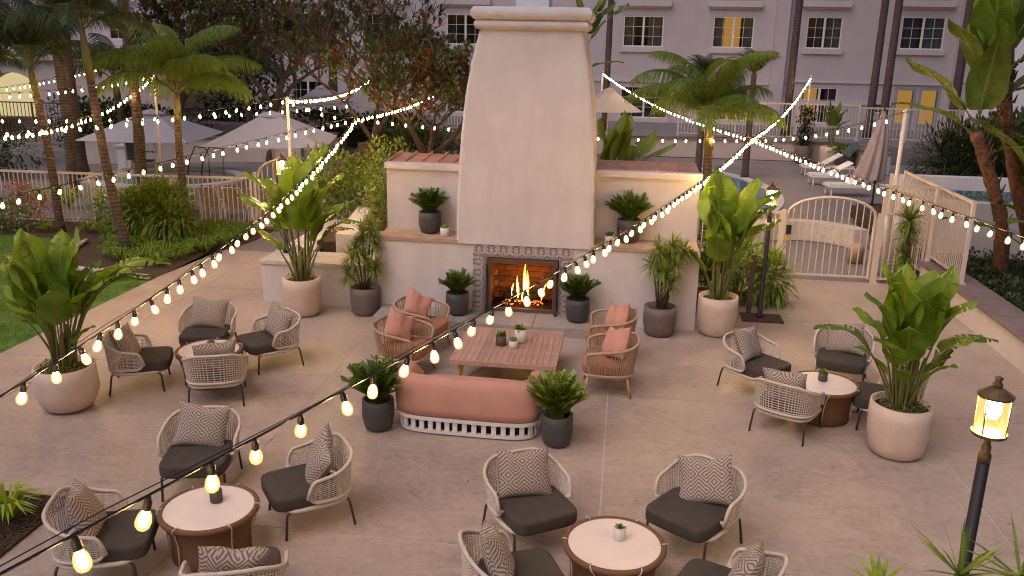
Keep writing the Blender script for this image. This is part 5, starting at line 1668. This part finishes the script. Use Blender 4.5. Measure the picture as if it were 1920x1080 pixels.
for _ in range(170):
    x, y = rr.choice([(rr.uniform(-8.6, -3), rr.uniform(8, 17)), (rr.uniform(1, 5.7), rr.uniform(8, 17)), (rr.uniform(-6, 5), rr.uniform(5.5, 13))])
    a = rr.uniform(0, 6.3); leafquad(lt, Vector((x, y, .004)), Vector((math.cos(a), math.sin(a), .15)).normalized(), rr.uniform(.02, .05), .5)
tag(lt.build('fallen_leaves', 'flowero'), "few small fallen leaves scattered over the patio", None, kind='stuff')
# front left bed
b = MB(); b.prism([(-5.22, 6.95), (-9, 6.95), (-9, 3.0), (-5.22, 3.0)], .001, .03)
struct(b.build('mulch_bed', 'soil'), "dark mulch bed in the lower left corner")
ch_ = MB(); rr = random.Random(4)
for _ in range(2500):
    ch_.box((rr.uniform(-6.6, -5.24), rr.uniform(5.2, 6.93), .035), (rr.uniform(.02, .05), .012, .01), rr.uniform(0, 3))
tag(ch_.build('wood_chips', 'soil2'), "loose wood chips on the mulch bed", None, kind='stuff')
mb = MB(); clump(random.Random(77), mb, Vector((0, 0, 0)), 85, .62, .03)
tag(mb.build('daylily', 'strap', loc=(-5.52, 6.45, .02)), "strappy green daylily in the mulch bed at lower left", 'plant')
# front right spiky plants
def yucca(label, x, y, h, n, L, w, seed, mat='drac'):
    t = thing('spiky_plant', label, 'plant', (x, y, 0))
    rr = random.Random(seed)
    mb = MB(); mb.tube([(0, 0, 0), (.02, .01, h * .5), (0, 0, h)], [.05, .04, .03], 8); mb.build('stem', 'bark', t, True)
    for k in range(n):
        d = rand_dir(rr, .55); l = L * rr.uniform(.75, 1.1)
        side = d.cross(Vector((0, 0, 1))); side = (side.normalized() if side.length > .05 else Vector((1, 0, 0))) * w * .5
        c = Vector((0, 0, h)); m1 = c + d * l * .3; m2 = c + d * l * .65; e = c + d * l + Vector((0, 0, -.06 * l))
        dn = Vector((0, 0, -w * .25))
        mb = MB(); mb.add([c - side * .7, c + dn, c + side * .7, m1 + side, m1 + dn, m1 - side, m2 + side * .8, m2 + dn, m2 - side * .8, e], [(0, 1, 4, 5), (1, 2, 3, 4), (5, 4, 7, 8), (4, 3, 6, 7), (8, 7, 9), (7, 6, 9)])
        mb.build('leaf', mat, t)
    return t
yucca("spiky yucca in the lower right corner at the foot of the lamp post", 2.18, 4.92, 1.32, 34, .42, .026, 1)
yucca("spiky yucca cut by the right corner of the picture", 2.56, 4.98, 1.30, 30, .40, .026, 2)
yucca("green sprout at the bottom edge left of the yuccas", 1.74, 4.98, 1.15, 12, .26, .04, 3, 'strap')
# dracaena by right fence
t = thing('cordyline_plant', "shaggy dracaena with a bare trunk against the right fence", 'plant', (5.05, 15.4, 0))
mb = MB(); mb.tube([(0, 0, 0), (-.02, 0, .9), (-.12, 0, 1.5)], [.07, .05, .04], 8); mb.build('trunk', 'bark', t, True)
mb = MB(); rr = random.Random(33)
for z, n, L in ((1.62, 150, .42), (1.35, 120, .42), (1.0, 110, .34), (.75, 70, .3)): rosette(mb, Vector((-.1, 0, z)), n, L, .028, rr, .1)
mb.build('foliage', 'drac', t)

# ------------------------------------------------------------------ giant birds of paradise (right)
BIG = [paddle(1.35, .72, .35, 4, 22, 0, 31, True, fold=.10), paddle(1.3, .58, .35, 30, 62, .1, 32, True, fold=.15), paddle(1.2, .46, .4, 58, 100, .15, 33, True, fold=.2), paddle(1.3, .78, .9, 6, 24, 0, 34, False, fold=.06), paddle(1.1, .5, .6, 10, 60, .3, 35, True, fold=.15)]
def giant(label, pts, r, leaves, seed):
    base = Vector(pts[0]); t = thing('giant_bird_of_paradise', label, 'tree', base)
    P = [Vector(p) - base for p in pts]
    mb = MB(); rr = random.Random(seed); q = []
    for i in range(len(P) - 1):
        for k in range(6): q.append(P[i].lerp(P[i + 1], k / 6))
    q.append(P[-1])
    for _ in range(3): q = [q[0]] + [(q[i - 1] + 2 * q[i] + q[i + 1]) / 4 for i in range(1, len(q) - 1)] + [q[-1]]
    mb.tube(q, [r * rr.uniform(.85, 1.1) * lerp(1.1, .8, i / len(q)) for i in range(len(q))], 10)
    for k in range(40):     # ragged old leaf bases
        i = rr.randrange(2, len(q) - 2); a = rr.uniform(0, 2 * PI); p = q[i] + Vector((math.cos(a), math.sin(a), 0)) * r * .9
        mb.tube([p, p + Vector((math.cos(a) * .05, math.sin(a) * .05, .16))], [.03, .006], 4)
    mb.build('trunk', 'barkr', t, True)
    top = q[-1]
    for (k, az, s, dz) in leaves:
        put('leaf', BIG[k], t, top + Vector((0, 0, dz)), (rr.uniform(-.1, .1), rr.uniform(-.1, .1), R(az)), s)
    return t
giant("giant bird of paradise arching over the spa, its big paddle leaves at top right", [(7.1, 16.6, .4), (6.85, 16.3, 1.5), (6.3, 16.1, 2.6), (6.02, 16.0, 3.1)], .12,
      [(1, 180, 1.05, .1), (0, 265, 1.0, .05), (0, 150, .85, .5), (3, 175, 1.05, .5), (3, 230, 1.0, .4), (2, 182, 1.0, -.05), (4, 20, .8, .1), (3, 80, .9, .3), (1, 205, .8, .9)], 3)
giant("giant bird of paradise at the right edge with a rusty trunk and hanging dead leaves", [(7.9, 17.0, .4), (7.2, 16.7, 2.0), (6.65, 16.5, 3.4), (6.45, 16.4, 4.6)], .13,
      [(4, 20, .9, -.6), (2, 340, .7, -.9), (4, 300, .9, -.4), (2, 60, .6, -1.2), (2, 190, .45, -.9), (0, 90, 1, 0), (4, 160, .6, -.5), (3, 30, 1.0, 0), (2, 10, .7, -1.6), (4, 0, .9, -1.5), (4, 330, .8, -1.1), (2, 300, .6, -1.9), (2, 210, .4, -1.5)], 4)
giant("third bird of paradise clump rising at the right edge above the groundcover", [(7.7, 16.4, .4), (7.6, 16.4, 1.2), (7.4, 16.4, 1.9)], .13,
      [(1, 180, 1.1, .1), (2, 185, .9, -.4), (0, 200, 1, 0), (2, 170, 1.0, -.9), (0, 260, .9, 0), (1, 120, .9, 0), (0, 30, .9, 0), (2, 230, .9, -.6), (4, 200, 1, -.3)], 5)
giant("bird of paradise crown showing dark leaves right behind the chimney top", [(-.95, 16.6, 0), (-.9, 16.6, 2.5), (-.86, 16.6, 4.35)], .10,
      [(4, 10, .7, 0), (1, 30, .6, .1), (4, 340, .6, .1), (0, 200, .6, 0), (1, 0, .7, 0), (2, 350, .5, -.4), (1, 160, .6, 0)], 8)
giant("bird of paradise clump behind the right end of the fireplace", [(-.25, 17.3, 0), (-.25, 17.3, .9), (-.25, 17.3, 1.55)], .12,
      [(0, 20, .95, 0), (0, 60, 1.0, 0), (1, 10, .9, 0), (0, 340, .95, 0), (1, 40, 1.0, 0), (0, 170, .9, 0), (1, 350, 1.0, 0), (0, 300, .8, 0)], 6)

# ------------------------------------------------------------------ umbrellas
def umbrella(label, x, y, zt, zr, hw, rz, mat='canvas', mast=(0, 0), square=True, vent=True, sides=4):
    t = thing('pool_umbrella', label, 'umbrella', (x, y, 0), rz, "open pool umbrellas")
    n = sides
    cor = [(hw * math.cos(2 * PI * (k + .5) / n) * (1.414 if n == 4 else 1), hw * math.sin(2 * PI * (k + .5) / n) * (1.414 if n == 4 else 1)) for k in range(n)]
    for k in range(n):
        a, c = cor[k], cor[(k + 1) % n]
        mb = MB()
        def fn(u, v):
            ex = lerp(a[0], c[0], u); ey = lerp(a[1], c[1], u)
            sag = .10 * math.sin(PI * v) + .10 * math.sin(PI * u) * v
            r = lerp(.1, 1, v)
            return (ex * r, ey * r, lerp(zt - .06, zr, v) + .04 - sag * (zt - zr) * .35)
        mb.grid(fn, 8, 6); mb.build('canopy_panel', mat, t, True)
        mb = MB(); mb.tube([(a[0] * .02, a[1] * .02, zt - .1), (a[0] * .5, a[1] * .5, lerp(zt, zr, .5) - .06), (a[0], a[1], zr + .0)], .018, 5); mb.build('rib', 'dark', t)
    if vent:
        mb = MB(); mb.lathe([(hw * .26, zt - .10), (hw * .15, zt - .02), (0, zt + .05)], n * 2, mi=0); mb.build('vent_cap', mat, t, False)
    mb = MB(); mx, my = mast
    mb.tube([(mx, my, 0), (mx, my, zt - .1 if mast == (0, 0) else zt - .3)], .035, 8); mb.lathe([(.28, 0), (.28, .06), (.05, .08)], 16, (mx, my, 0)); mb.build('mast', 'pole', t)
    return t
umbrella("large grey umbrella with a lifted flap, by the chair lift at left", -15.35, 26.6, 2.15, 1.28, 1.75, R(8))
umbrella("large pale umbrella behind the string light pole at left", -10.75, 25.4, 2.30, 1.40, 1.75, R(12))
umbrella("smaller pale umbrella on the far terrace, left of the magnolia", -12.9, 36.0, 2.60, 1.80, 1.30, R(10))
umbrella("warm lit umbrella half hidden by the magnolia leaves", -9.9, 36.3, 2.66, 1.80, 1.30, R(6), 'canvas_lit')
umbrella("warm lit umbrella just right of the chimney", -.75, 34.6, 2.85, 2.0, 1.15, R(12), 'canvas_lit')
t = thing('closed_umbrella', "closed taupe umbrella standing by the sun loungers", 'umbrella', (7.25, 26.0, 0))
mb = MB(); n = 40; m = 12; vs = []; fs = []
for j in range(m + 1):
    v = j / m; z = lerp(2.84, .85, v); r = .05 + .34 * v ** .8 - .06 * max(0, v - .8) * 5 * 0
    for i in range(n):
        a = 2 * PI * i / n; rr_ = r * (1 + .22 * math.sin(a * 8 + .4 * math.sin(v * 5)) * min(1, v * 3))
        vs.append((rr_ * math.cos(a) - .22 * v * v, rr_ * math.sin(a), z + (.05 * math.sin(8 * a) if j == m else 0)))
for j in range(m):
    for i in range(n): fs.append((j * n + i, j * n + (i + 1) % n, (j + 1) * n + (i + 1) % n, (j + 1) * n + i))
fs.append(tuple(range(n)))
mb.add(vs, fs); mb.build('folded_canopy', 'taupe', t, True)
mb = MB(); mb.tube([(0, 0, 0), (0, 0, 2.9)], .03, 8); mb.build('mast', 'dark', t)
mb = MB(); mb.box((0, 0, .05), (.7, .7, .1)); mb.build('base', 'soot_shade', t)

# ------------------------------------------------------------------ loungers
lo = thing('sun_lounger', "low white sun lounger nearest the camera, before the closed umbrella", 'sun lounger', (7.4, 28.4, 0), R(6), "sun loungers beside the pool")
mb = MB(); wallbox(mb, -1.0, .95, -.34, -.30, .28, .34); wallbox(mb, -1.0, .95, .30, .34, .28, .34); wallbox(mb, -1.0, -.95, -.30, .30, .28, .34); wallbox(mb, .90, .95, -.3, .3, .28, .34); mb.build('frame', 'white', lo)
mb = MB(); wallbox(mb, -.95, .25, -.295, .295, .345, .385); mb.build('sling_seat', 'white', lo)
mb = MB(); mb.box((.60, 0, .545), (.80, .59, .035), 0); mb2 = mb; o = mb.mesh('sling_back', 'white')
q = put('sling_back', o, lo, (0, 0, 0)); q.location = (0.04, 0, -.06); q.rotation_euler = (0, R(-32), 0); q.location = (-.19, 0, -.20)
for sx_ in (-.9, .85):
    for sy_ in (-.28, .28):
        mb = MB(); wallbox(mb, sx_ - .02, sx_ + .02, sy_ - .02, sy_ + .02, 0, .279); mb.build('leg', 'white', lo)
copy_thing(lo, "low white sun lounger in the middle, with a dark cushion", (7.3, 30.6, 0), R(4))
copy_thing(lo, "farthest white sun lounger, closest to the rear planters", (7.5, 33.0, 0), R(2))
mb = MB(); mb.grid(lambda u, v: ((u - .5) * .6, (v - .5) * .4, .12 * math.sin(PI * u) * math.sin(PI * v)), 8, 6); mb.grid(lambda u, v: ((u - .5) * .6, (.5 - v) * .4, -.05 * math.sin(PI * u) * math.sin(PI * v)), 8, 6)
cme = mb.mesh('cushion', 'blackcush', True)
for k, (x, y, z, lab) in enumerate([(8.25, 33.2, .95, "dark blue cushion propped on the farthest lounger"), (8.15, 30.7, .72, "dark blue cushion on the middle lounger")]):
    o = put('cushion', cme, None, (x, y, z), (R(20), R(-40), .4)); tag(o, lab, 'cushion')
# rear planters
def rear_pot(label, x, y, r, h, mat, fol, seed):
    t = thing('potted_plant', label, 'potted plant', (x, y, 0), 0, "planters along the rear pool wall")
    mb = MB(); mb.lathe(pot_prof(r, h, .8, 1.0), 20); mb.build('pot', mat, t, True)
    mb = MB(); mb.lathe([(r * .85, h - .1), (0, h - .05)], 14); mb.build('soil', 'soil2', t)
    if fol == 'bop':
        strelitzia(t, h, [(0, 30, 1.3), (1, 80, 1.2), (1, 200, 1.2), (0, 150, 1.3), (1, 320, 1.2), (0, 280, 1.1), (2, 0, 1.1)], .08, seed, PADD)
    elif fol == 'col':
        rr = random.Random(seed); mb = MB()
        for _ in range(900): leafquad(mb, Vector((rr.gauss(0, .16), rr.gauss(0, .16), h + rr.uniform(0, 1.5))), rand_dir(rr, .5), .16, .4)
        mb.build('foliage', 'hedge', t)
    else:
        rr = random.Random(seed); mb = MB()
        for _ in range(700): leafquad(mb, Vector((rr.gauss(0, .24), rr.gauss(0, .24), h + rr.uniform(-.05, .35))), rand_dir(rr, .5), .16, .45)
        mb.build('foliage', 'bush', t)
rear_pot("square looking taupe planter with a tall column shrub by the rear wall", 7.22, 36.5, .34, .72, 'potb', 'col', 1)
rear_pot("round white planter with a bird of paradise by the rear wall", 8.2, 36.3, .38, .72, 'potw', 'bop', 2)
rear_pot("dark planter with a bright leafy plant at the rear loungers", 8.62, 35.3, .34, .55, 'potg', 'low', 3)

# ------------------------------------------------------------------ chaise chairs behind the left fence
cc = thing('poolside_chair', "sling pool chair behind the left palm trunk", 'pool chair', (-11.3, 20.35, 0), R(8), "sling pool chairs in a row behind the left fence")
mb = MB(); mb.add([(-.27, -.12, .34), (.27, -.12, .34), (.24, -.48, .98), (-.24, -.48, .98)], [(0, 1, 2, 3)]); mb.add([(-.27, -.10, .34), (.27, -.10, .34), (.24, -.46, .98), (-.24, -.46, .98)], [(3, 2, 1, 0)]); mb.build('sling_back', 'sling', cc)
mb = MB(); mb.box((0, .22, .335), (.54, .66, .03)); mb.build('sling_seat', 'sling', cc)
mb = MB()
for s in (-.29, .29):
    mb.tube([(s, .56, .34), (s, -.12, .34), (s * .9, -.49, 1.0)], .018, 6); mb.tube([(s, .45, .55), (s, -.25, .58)], .02, 6)
mb.tube([(-.26, -.49, 1.0), (.26, -.49, 1.0)], .018, 6); mb.build('frame', 'white', cc)
for s in (-.29, .29):
    for y in (.5, -.2):
        mb = MB(); mb.tube([(s, y, .33), (s, y, 0)], .018, 6); mb.build('leg', 'white', cc)
for s in (-.1, .1):
    mb = MB(); mb.box((s, -.49, 1.03), (.1, .04, .03)); mb.build('head_clip', 'dark', cc)
for i, (x, lab) in enumerate([(-10.35, "sling pool chair second from left, behind the fence"), (-9.72, "sling pool chair third from left, behind the fence"), (-9.08, "sling pool chair beside the left arched gate")]):
    copy_thing(cc, lab, (x, 20.5, 0), R(4 + 2 * i), scale=.86)
# chair lift
cl = thing('pool_lift', "dark grey moulded pool lift seat on a white mount", 'pool lift', (-16.0, 26.45, 0), R(15))
mb = MB(); mb.grid(lambda u, v: ((u - .5) * .46, -.0 + .02 * math.sin(PI * u) * -1, .55 + v * .62), 6, 6); mb.grid(lambda u, v: ((.5 - u) * .46, .05, .55 + v * .62), 6, 6)
mb.box((0, .025, .55), (.46, .05, .04)); mb.box((0, .025, 1.165), (.42, .05, .03)); mb.box((.30, .0, .50), (.62, .42, .05)); mb.build('seat', 'blackcush', cl)
mb = MB(); mb.tube([(-.28, .05, 0), (-.28, .05, 1.45)], .03, 8); mb.tube([(-.28, .05, 1.4), (.1, .05, 1.9)], .035, 8); mb.box((-.3, .05, .12), (.5, .4, .24)); mb.build('mount', 'white', cl)
mb = MB(); mb.tube([(-.2, .1, .8), (.62, .1, .78)], .018, 6); mb.box((.62, .1, .78), (.14, .05, .05)); mb.build('arm_rest', 'dark', cl)
b = MB(); wallbox(b, -1.2, -.7, -.25, .25, .001, .75); wallbox(b, -1.26, -.64, -.3, .3, .751, .82)
tag(b.build('towel_cabinet', 'stucco_w', loc=(-16.3, 28.1, 0)), "small white cabinet beside the pool lift", 'cabinet')
b = MB()
for s in (0, .5): b.tube([(s, 0, 0), (s, 0, .85), (s - .15, .1, .98), (s - .75, .6, .95), (s - 1.15, .9, .45), (s - 1.3, 1.0, 0)], .022, 7)
tag(b.build('pool_handrail', 'steel', smooth=True, loc=(-13.5, 26.6, 0)), "bent steel handrail at the small round pool", 'handrail')
# dining set under second umbrella
t = thing('patio_table', "dark round table under the second umbrella beyond the pool", 'table', (-9.3, 31.2, 0))
mb = MB(); mb.lathe([(.55, .70), (.55, .74), (0, .74)], 20); mb.build('tabletop', 'soot_shade', t)
mb = MB(); mb.tube([(0, 0, 0), (0, 0, .7)], .05, 8); mb.build('pedestal', 'soot_shade', t)
dc = thing('patio_chair', "dark dining chair left of the round patio table", 'chair', (-10.2, 31.2, 0), R(90), "dark dining chairs round the patio table")
mb = MB(); mb.box((0, 0, .45), (.46, .46, .05)); mb.build('seat', 'soot_shade', dc)
mb = MB(); mb.box((0, .22, .72), (.46, .04, .45)); mb.build('backrest', 'barkr', dc)
for s in (-.2, .2):
    for q_ in (-.2, .2):
        mb = MB(); mb.box((s, q_, .21), (.03, .03, .42)); mb.build('leg', 'soot_shade', dc)
copy_thing(dc, "dark dining chair right of the round patio table", (-8.4, 31.2, 0), R(-90))
copy_thing(dc, "dark dining chair in front of the round patio table", (-9.3, 30.3, 0), R(180))

# ------------------------------------------------------------------ lamp posts
def lamp_post(label, x, y, h, base=0.0):
    """h = height of lantern roof"""
    t = thing('lamp_post', label, 'lamp post', (x, y, base), 0, "garden lamp posts with cylindrical lanterns")
    g0 = h - .40
    mb = MB(); mb.lathe([(.065, 0), (.065, .06), (.04, .08), (.038, g0 - .20)], 16); mb.build('post', 'dark', t, True)
    mb = MB(); mb.lathe([(.040, g0 - .20), (.040, g0 - .15), (.028, g0 - .13), (.030, g0 - .09), (.02, g0 - .07), (.02, g0 - .02)], 16); mb.build('neck', 'bronze', t, True)
    la = MB(); la.lathe([(.02, g0 - .02), (.105, g0 - .01), (.108, g0 + .012), (.09, g0 + .012), (0, g0 + .013)], 24); la.build('lantern_base', 'bronze', t)
    mb = MB(); mb.lathe([(.088, g0 + .014), (.094, g0 + .25)], 24); mb.f = [f for f in mb.f if len(f) == 4]; mb.m = [0] * len(mb.f); mb.build('lantern_glass', 'lampglass', t, True)
    mb = MB(); mb.lathe([(.104, g0 + .252), (.110, g0 + .27), (.05, g0 + .31), (.028, g0 + .318)], 24); mb.build('lantern_roof', 'bronze', t)
    mb = MB(); mb.lathe([(.028, g0 + .319), (.032, g0 + .335), (.018, g0 + .36), (.028, g0 + .38), (.0, g0 + .395)], 12); mb.build('finial', 'bronze', t, True)
    for k in range(4):
        a = PI / 4 + PI / 2 * k
        mb = MB(); mb.tube([(.098 * math.cos(a), .098 * math.sin(a), g0), (.102 * math.cos(a), .102 * math.sin(a), g0 + .26)], .005, 5); mb.build('lantern_bar', 'bronze', t)
    mb = MB(); mb.lathe([(0, g0 + .10), (.03, g0 + .11), (.048, g0 + .145), (.048, g0 + .20), (.03, g0 + .235), (0, g0 + .242)], 14); mb.build('bulb', 'lampbulb', t, True)
    return t
lamp_post("tall black lamp post standing on the mulch square by the arched gate", 2.43, 14.40, 2.36)
lamp_post("black lamp post rising behind the tall plant left of the fireplace", -5.93, 14.35, 1.80, .741)
lamp_post("nearest lamp post, its glowing lantern at the lower right", 2.42, 5.42, 2.46)
b = MB(); wallbox(b, 2.12, 2.80, 14.15, 14.62, .001, .02)
tag(b.build('mulch_square', 'soil'), "small square of brown mulch round the lamp foot", 'mulch square')
b = MB(); wallbox(b, 2.24, 2.32, 14.62, 14.70, 0, 1.05)
tag(b.build('short_post', 'browntrim'), "short brown post just left of the tall lamp post by the gate", 'post')

# ------------------------------------------------------------------ string light poles
def lpole(label, x, y, z, base=0.0, r=.032):
    t = thing('light_pole', label, 'pole', (x, y, base), 0, "pale poles carrying the string lights")
    mb = MB(); mb.tube([(0, 0, 0), (0, 0, z - base)], r, 10); mb.build('shaft', 'pole', t, True)
    mb = MB(); mb.lathe([(r * 1.3, z - base), (r * 1.3, z - base + .03), (0, z - base + .07)], 10); mb.build('cap', 'pole', t, True)
lpole("pale pole topped by string lights, behind the lamp at left", -7.09, 17.61, 3.22)
lpole("far pale pole above the first umbrella", -13.2, 23.17, 3.40)
lpole("pale pole behind the cordyline by the right fence", 5.22, 17.33, 3.34, r=.04)
lpole("far thin pole just right of the chimney", -1.17, 39.35, 3.32, .7)
lpole("far thin pole beside the lit ground floor window", 7.98, 40.5, 3.32, .7)

# ------------------------------------------------------------------ string lights
bm_ = MB(); bm_.lathe([(0, -.104), (.014, -.102), (.0235, -.092), (.0275, -.074), (.0235, -.052), (.015, -.034), (.012, -.028)], 12)
BULB_ME = bm_.mesh('bulb', 'bulb', True)
sk = MB(); sk.lathe([(.014, -.034), (.016, -.024), (.0155, -.002), (.011, .008), (.006, .020)], 8)
SOCK_ME = sk.mesh('socket', 'rubber', True)
def strand(label, A, B, sag, step=.305, skip=0):
    A = Vector(A); B = Vector(B); L = (B - A).length
    t = thing('string_lights', label, 'string lights', A, 0, "festoon light strands over the patio and pool")
    def P(f): return (B - A) * f + Vector((0, 0, -4 * sag * f * (1 - f)))
    n = max(10, int(L / .6)); mb = MB()
    mb.tube([P(k / n) for k in range(n + 1)], .0055, 5)
    mb.tube([P(k / n) + Vector((0, 0, .018 + .012 * math.sin(k * 1.7))) for k in range(n + 1)], .0025, 4)
    mb.build('cable', 'rubber', t)
    m = int(L / step); rr = random.Random(int(L * 100))
    for k in range(m):
        p = P((k + .5 + rr.uniform(-.13, .13)) * step / L)
        s = put('socket', SOCK_ME, t, p - Vector((0, 0, .02)), (rr.uniform(-.3, .3), rr.uniform(-.3, .3), 0))
        put('bulb', BULB_ME, t, p - Vector((0, 0, .02)), tuple(s.rotation_euler))
HUB1 = (2.93, 20.76, 2.45); HUB2 = (-5.66, 17.8, 2.90)
strand("nearest strand, sweeping from the lower left corner up to the right hub", (-1.70, 1.62, 2.99), HUB1, .24)
strand("second strand, from the left edge up across the tall potted plant", (-2.58, 1.75, 2.86), HUB2, .36)
strand("strand crossing the lawn palms from the left edge to the left hub", (-8.1, 6.2, 2.38), HUB2, .03)
strand("strand behind the chimney joining the left hub to the right hub", HUB2, HUB1, .14)
strand("strand from the right hub falling toward the right edge over the fence", HUB1, (4.05, 7.0, 2.75), .03)
strand("strand from the right hub up to the pale pole at right", HUB1, (5.22, 17.33, 3.34), .12)
strand("strand from the right hub to the far pole behind the chimney", HUB1, (-1.17, 39.35, 3.36), .28)
strand("steep bright strand from the right hub to the far pole at right", HUB1, (7.98, 40.5, 3.36), .3)
strand("short strand between the left pole and the left hub", (-7.09, 17.61, 3.26), HUB2, .08)
strand("strand running from the left pole away into the magnolia", (-7.09, 17.61, 3.26), (-10.11, 33.93, 3.08), .25)
strand("strand from the left pole toward the upper left edge", (-7.09, 17.61, 3.26), (-9.8, 11.2, 3.05), .12)
strand("lower strand from the magnolia behind the palms to the left edge", (-6.6, 20.5, 3.0), (-13.4, 16.5, 2.75), .12)
strand("swooping strand from the far left pole down to the left edge", (-13.2, 23.17, 3.44), (-10.13, 12.92, 2.86), .36)
strand("upper strand from the far left pole to the left edge", (-13.2, 23.17, 3.44), (-13.4, 16.3, 3.22), .12)
strand("faint topmost strand in front of the lit arch at far left", (-18.47, 28.76, 3.36), (-17.44, 22.5, 2.98), .05)
strand("short strand from the left hub back into the magnolia", HUB2, (-5.9, 26.5, 2.95), .1)
